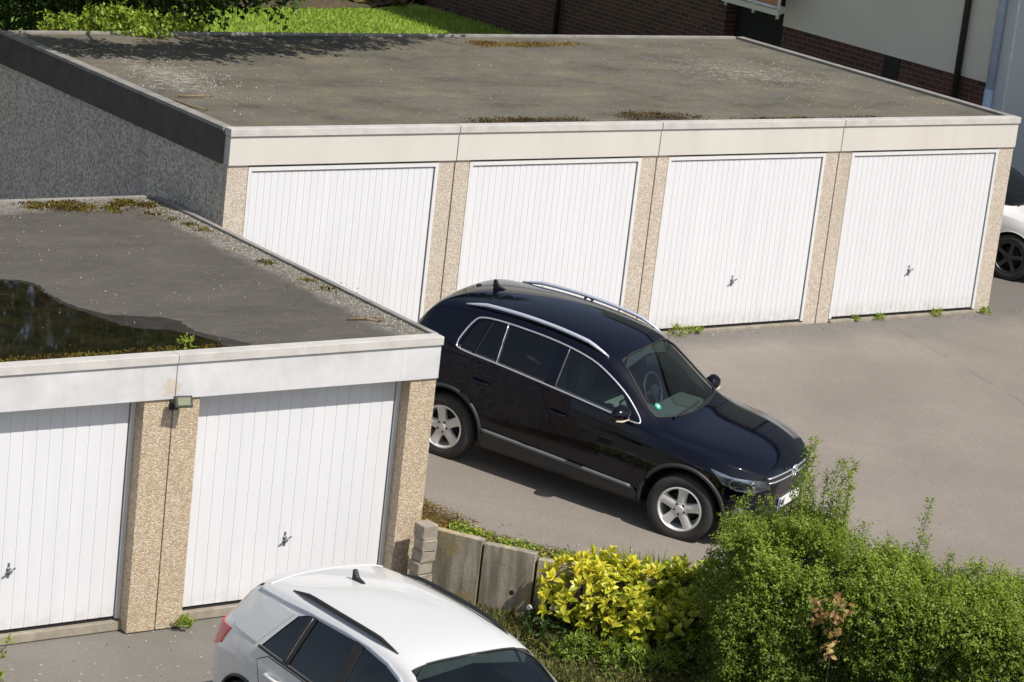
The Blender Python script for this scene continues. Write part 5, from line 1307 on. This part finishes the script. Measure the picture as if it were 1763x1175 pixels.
# loose grit
def grit(name, P_, r0, r1, mat):
    n = len(P_); r_ = rng.uniform(r0, r1, n)[:, None]
    T = np.array([[1, 0, -.2], [-.5, .87, -.2], [-.5, -.87, -.2], [0, 0, .9], [.1, .1, -.9]])
    V = (P_[:, None]+T[None]*r_[..., None]*rng.uniform(.6, 1.3, (n, 5, 3))).reshape(-1, 3)
    F = (np.arange(n)[:, None, None]*5+np.array([[0, 1, 3], [1, 2, 3], [2, 0, 3], [1, 0, 4], [2, 1, 4], [0, 2, 4]])[None]).reshape(-1, 3)
    return tag(leaf_obj(name, [(V, F, 5, rng.uniform(0, 1, n))], mat), kind='stuff')
k = NT('pale_grit'); a_ = k.n('ShaderNodeAttribute', attribute_name='tone')
MAT['grit'] = k.set(k.ramp(a_.outputs['Fac'], [(0., (.12, .105, .085)), (.6, (.32, .29, .24)), (1., (.55, .53, .48))]), .9)
gx = np.r_[rng.uniform(4, 13, 260), rng.uniform(2, 11, 130)]; gy = np.r_[-.05-np.abs(rng.normal(0, .16, 260)), rng.uniform(-7.5, -.3, 130)]
Pw, t_, d_ = scatter_wall(260, .0, 6, .05, .7)
grit('gravel', np.r_[np.c_[gx, gy, [zup(0, y)+.004 for y in gy]], Pw+[0, 0, .004]], .005, .014, MAT['grit'])
gx = np.r_[-.24-np.abs(rng.normal(0, .13, 1500)), rng.uniform(-5.5, -.3, 700), rng.uniform(-5.5, -.3, 220)]; gy = np.r_[rng.uniform(-4.4, 1.2, 1500), 1.22-np.abs(rng.normal(0, .22, 700)), rng.uniform(-4.3, 1.2, 220)]
grit('gravel', np.c_[gx, gy, np.full(len(gx), FZ+FH-.029)], .004, .013, MAT['grit'])
gx = np.r_[rng.normal(.95, .45, 500), rng.normal(10.2, 1.0, 350), rng.uniform(.2, 11.8, 200)]; gy = np.r_[rng.normal(3.1, .9, 500), rng.normal(3.1, 1.1, 350), rng.uniform(.3, 5.7, 200)]
k_ = (gx > .08) & (gx < 11.9) & (gy > .2) & (gy < 5.8)
grit('gravel', np.c_[gx, gy, np.full(len(gx), HR-.037)][k_], .005, .015, MAT['grit'])
gx = rng.uniform(-5.5, -2.9, 160); gy = rng.uniform(-7.5, -4.8, 160)
grit('gravel', np.c_[gx, gy, np.full(160, ZL-.008)], .005, .014, MAT['grit'])

# moss and twigs on the roofs
def moss_patch(name, pts, n, spread, mat, h=.03):
    c_ = np.array(pts)[rng.integers(0, len(pts), n)]; P_ = c_+rng.normal(0, 1, (n, 3))*spread
    P_[:, 2] = c_[:, 2]
    V, F, kk = leaf_data(P_, unit(rng.normal(size=(n, 3))*[1, 1, .5]+arr(0, 0, .8)), randdir(n)+arr(0, 0, .8), rng.uniform(.4, 1.3, n)*h, h*.28, .1, .1)
    return tag(leaf_obj(name, [(V, F, kk, rng.normal(.5, .25, n)+.3*np.sin(7*P_[:, 0])*np.sin(6*P_[:, 1]))], mat), kind='stuff')
zr_ = FZ+FH-.032
cl = [(x, y, zr_) for x, y in zip(rng.uniform(-1.85, -.40, 26), rng.normal(.98, .16, 26))]+[(-.55, 1.12, zr_), (-.48, 1.0, zr_), (-.5, .9, zr_), (-.62, .55, zr_), (-.5, .3, zr_), (-.42, .05, zr_), (-.40, -.2, zr_), (-.36, -2.40, zr_), (-.30, -2.75, zr_), (-.42, -1.65, zr_), (-2.5, 1.1, zr_), (-3.0, 1.05, zr_)]
moss_patch('moss', cl, 3000, arr(.05, .05, 0), MAT['moss'], .035); moss_patch('moss', cl, 1500, arr(.16, .13, 0), MAT['moss'], .025)
cl = [(x, -4.46+random.uniform(-.03, .06), zr_+.004) for x in np.linspace(-4.9, -2.6, 26)]
moss_patch('moss', cl, 1500, arr(.06, .03, 0), MAT['moss'], .03)
zq = HR-.04
cl = [(x, y, zq) for x, y in zip(rng.uniform(3.5, 5.1, 16), rng.uniform(.25, .5, 16))]+[(x, y, zq) for x, y in zip(rng.uniform(5.75, 6.8, 14), rng.uniform(.35, .7, 14))]+[(x, y, zq) for x, y in zip(rng.uniform(7.1, 9.6, 20), rng.uniform(.16, .3, 20))]+[(x, y, zq) for x, y in zip(rng.uniform(6.6, 8.6, 18), rng.uniform(5.2, 5.5, 18))]
moss_patch('moss', cl[:50], 3400, arr(.12, .06, 0), MAT['dark_moss'], .026); moss_patch('moss', cl[50:], 2200, arr(.14, .07, 0), MAT['gold_moss'], .026)
for pts, lb in (([(.05, 1.72, zq+.02), (.12, 1.52, zq+.03), (.17, 1.30, zq+.02), (.27, 1.12, zq+.02)], 'dry brown twig lying on the left edge of the far garage roof'),
                ([(.30, 1.86, zq+.02), (.50, 1.82, zq+.03), (.72, 1.84, zq+.02)], 'short dry twig behind the long one on the far roof'),
                ([(-.78, -3.86, zr_+.012), (-.60, -3.90, zr_+.02), (-.50, -3.98, zr_+.012)], 'small dry twig on the nearer garage roof near its right front corner')):
    t = thing('dry_twig', lb, 'twig', pts[0]); iv = Matrix.Translation(-Vector(pts[0]))
    m = MB(); m.tube(pts, [.012]*(len(pts)-1)+[.006], 6); o = m.build('stem', MAT['twig'], t); o.matrix_parent_inverse = iv
    for j in range(3):
        q_ = Vector(pts[-1-j % 2]); m = MB(); m.tube([q_, q_+Vector((random.uniform(-.06, .10), random.uniform(-.10, .05), .02))], [.007, .003], 5); o = m.build('side_shoot', MAT['twig'], t); o.matrix_parent_inverse = iv

# the tree behind the far garages
def crown(name, blobs, per, L, W, mat, parent, iv, ln=.34, nleaf=10, tone=(.45, .2)):
    parts = []
    for cx, cy, cz, rx, ry, rz, dens in blobs:
        n = int(per*dens*(rx*ry+ry*rz+rx*rz)); d = randdir(n); rr = rng.uniform(.35, 1.0, n)[:, None]**.6
        rr *= 1+.22*np.sin(4*d[:, :1]*2+cx)+.15*np.sin(7*d[:, 1:2]+cy)
        P_ = arr(cx, cy, cz)+d*arr(rx, ry, rz)*rr
        D_ = unit(d*.6+.6*rng.normal(size=(n, 3))+arr(0, 0, -.15))
        parts.append(sprigs(P_, D_, rng.uniform(.6, 1.3, n)*ln, nleaf, L, W, 1., rng.normal(tone[0], tone[1], n), .15, jit=.02, droop=.25))
    o = leaf_obj(name, parts, mat, parent); o.matrix_parent_inverse = iv; return o
tx, ty = 2.4, 9.4
tree = thing('leafy_tree', 'dark leafy tree behind the far garages, branches shading the roof', 'tree', (tx, ty, zup(0, ty)))
iv = Matrix.Translation((-tx, -ty, -zup(0, ty)))
blobs = [(-1.4, 8.0, 3.1, 1.3, 1.0, .9, 1), (.3, 8.6, 3.3, 1.3, 1.0, 1.0, 1.), (1.9, 8.0, 3.35, 1.2, 1.0, .85, 1.1), (3.1, 8.4, 3.3, .9, .9, .8, 1.1), (3.9, 8.8, 3.05, .7, .7, .62, 1.), (4.6, 8.8, 3.12, .60, .6, .55, .8), (5.3, 8.6, 3.12, .50, .5, .45, .6), (5.9, 8.5, 3.2, .35, .4, .35, .45),
         (-.5, 9.5, 5.2, 2., 1.6, 1.6, .8), (2.2, 9.5, 5.6, 2.2, 1.7, 1.8, .8), (4.6, 9.2, 5.3, 1.7, 1.5, 1.4, .8), (1.5, 10, 7.6, 2.2, 1.9, 1.6, .7), (-2.8, 9.3, 4.6, 1.6, 1.4, 1.6, .8),
         (.3, 3.9, 4.72, .5, .35, .25, 1.36), (1.0, 3.45, 4.85, .55, .45, .28, 1.24), (1.7, 3.2, 4.9, .5, .4, .28, 1.12), (2.5, 3.1, 4.95, .45, .45, .28, 1.18), (3.3, 3.3, 5.0, .6, .4, .28, 1.12), (4.2, 3.4, 5.05, .55, .4, .25, 1.12), (5.1, 3.65, 5.1, .6, .35, .25, 0.99), (6.1, 4.0, 5.2, .6, .3, .22, 0.87), (6.8, 4.3, 5.25, .4, .25, .2, 0.74), (4.4, 4.2, 5.2, 1.8, .35, .3, .8), (4.9, 4.8, 5.4, 1.7, .5, .4, .8), (3.0, 6.5, 5.4, 3., 1.2, .8, .5)]
crown('crown', blobs, 235, .095, .032, MAT['tree_leaf'], tree, iv)
lines = [([(tx, ty, zup(0, ty)-.1), (tx+.1, ty, 1.6), (tx, ty+.05, 3.0), (tx+.15, ty+.1, 6.5)], .22, .07)]
for q_ in ((-1.4, 8.0, 3.3), (.3, 8.6, 3.8), (3.1, 8.4, 3.5), (4.6, 8.8, 3.5), (-2.8, 9.3, 4.8), (4.6, 9.2, 5.4), (1.35, 3.3, 4.95), (3.2, 3.5, 5.1), (6.0, 4.1, 5.3), (4.2, 3.6, 5.1)):
    lines.append((bend((tx+.05, ty, 2.9 if q_[2] < 4 else 3.9), q_, .25), .06, .015))
m = MB(); pts, r0, r1 = lines[0]; m.tube(pts, [r0, r0*.8, r0*.65, r1], 10); o = m.build('trunk', MAT['bark'], tree); o.matrix_parent_inverse = iv
for ln_ in lines[1:]:
    o = stems('limb', [ln_], MAT['bark'], tree, 7); o.matrix_parent_inverse = iv
t = thing('climbing_shrub', 'lime green sunlit branches leaning over the back edge of the far roof', 'shrub', (1.4, 6.7, 0)); iv = Matrix.Translation((-1.4, -6.7, 0))
crown('foliage', [(.95, 6.25, 2.72, .22, .18, .10, 3), (1.30, 6.15, 2.74, .28, .2, .11, 3), (1.68, 6.15, 2.82, .25, .2, .15, 3), (1.85, 5.95, 2.72, .16, .16, .09, 3), (2.05, 5.72, 2.72, .10, .14, .05, 3.5), (2.15, 6.3, 2.75, .3, .2, .10, 2), (2.7, 6.35, 2.72, .35, .2, .10, 1.6), (1.7, 6.6, 2.3, .9, .3, .5, 1.2)], 300, .06, .022, MAT['lime_leaf'], t, iv, .16, 7, (.55, .2))
o = stems('stem', [(bend((1.4, 6.7, -.05), q_, .12), .02, .006) for q_ in ((.95, 6.25, 2.7), (1.3, 6.15, 2.72), (1.7, 6.15, 2.8), (2.05, 5.75, 2.71), (2.15, 6.3, 2.7), (2.7, 6.35, 2.7))], MAT['bark'], t); o.matrix_parent_inverse = iv
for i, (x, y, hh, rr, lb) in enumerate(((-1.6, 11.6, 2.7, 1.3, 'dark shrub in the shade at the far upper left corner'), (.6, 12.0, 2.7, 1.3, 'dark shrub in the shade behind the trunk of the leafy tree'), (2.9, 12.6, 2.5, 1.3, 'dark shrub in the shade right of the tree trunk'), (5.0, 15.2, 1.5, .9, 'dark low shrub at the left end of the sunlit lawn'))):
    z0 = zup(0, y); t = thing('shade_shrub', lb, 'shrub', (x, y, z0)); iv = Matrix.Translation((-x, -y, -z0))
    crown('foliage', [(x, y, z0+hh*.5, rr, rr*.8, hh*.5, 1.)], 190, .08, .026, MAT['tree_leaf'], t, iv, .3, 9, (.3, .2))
    o = stems('stem', [(bend((x, y, z0-.05), (x+random.uniform(-.5, .5), y+random.uniform(-.4, .4), z0+hh*.8), .1), .03, .008) for _ in range(7)], MAT['bark'], t); o.matrix_parent_inverse = iv
# two small shrubs in the flower bed
for x, y, lb in ((11.6, 21.3, 'small green plant at the left of the brown flower bed'), (14.6, 21.6, 'small reddish plant in the flower bed near the brick house')):
    z0 = zup(0, y)+.10; t = thing('bed_plant', lb, 'plant', (x, y, z0)); iv = Matrix.Translation((-x, -y, -z0))
    crown('foliage', [(x, y, z0+.25, .45, .4, .28, 1.2)], 330, .07, .024, MAT['weed_leaf' if x < 12 else 'copper_leaf'], t, iv, .2, 8, (.45, .2))
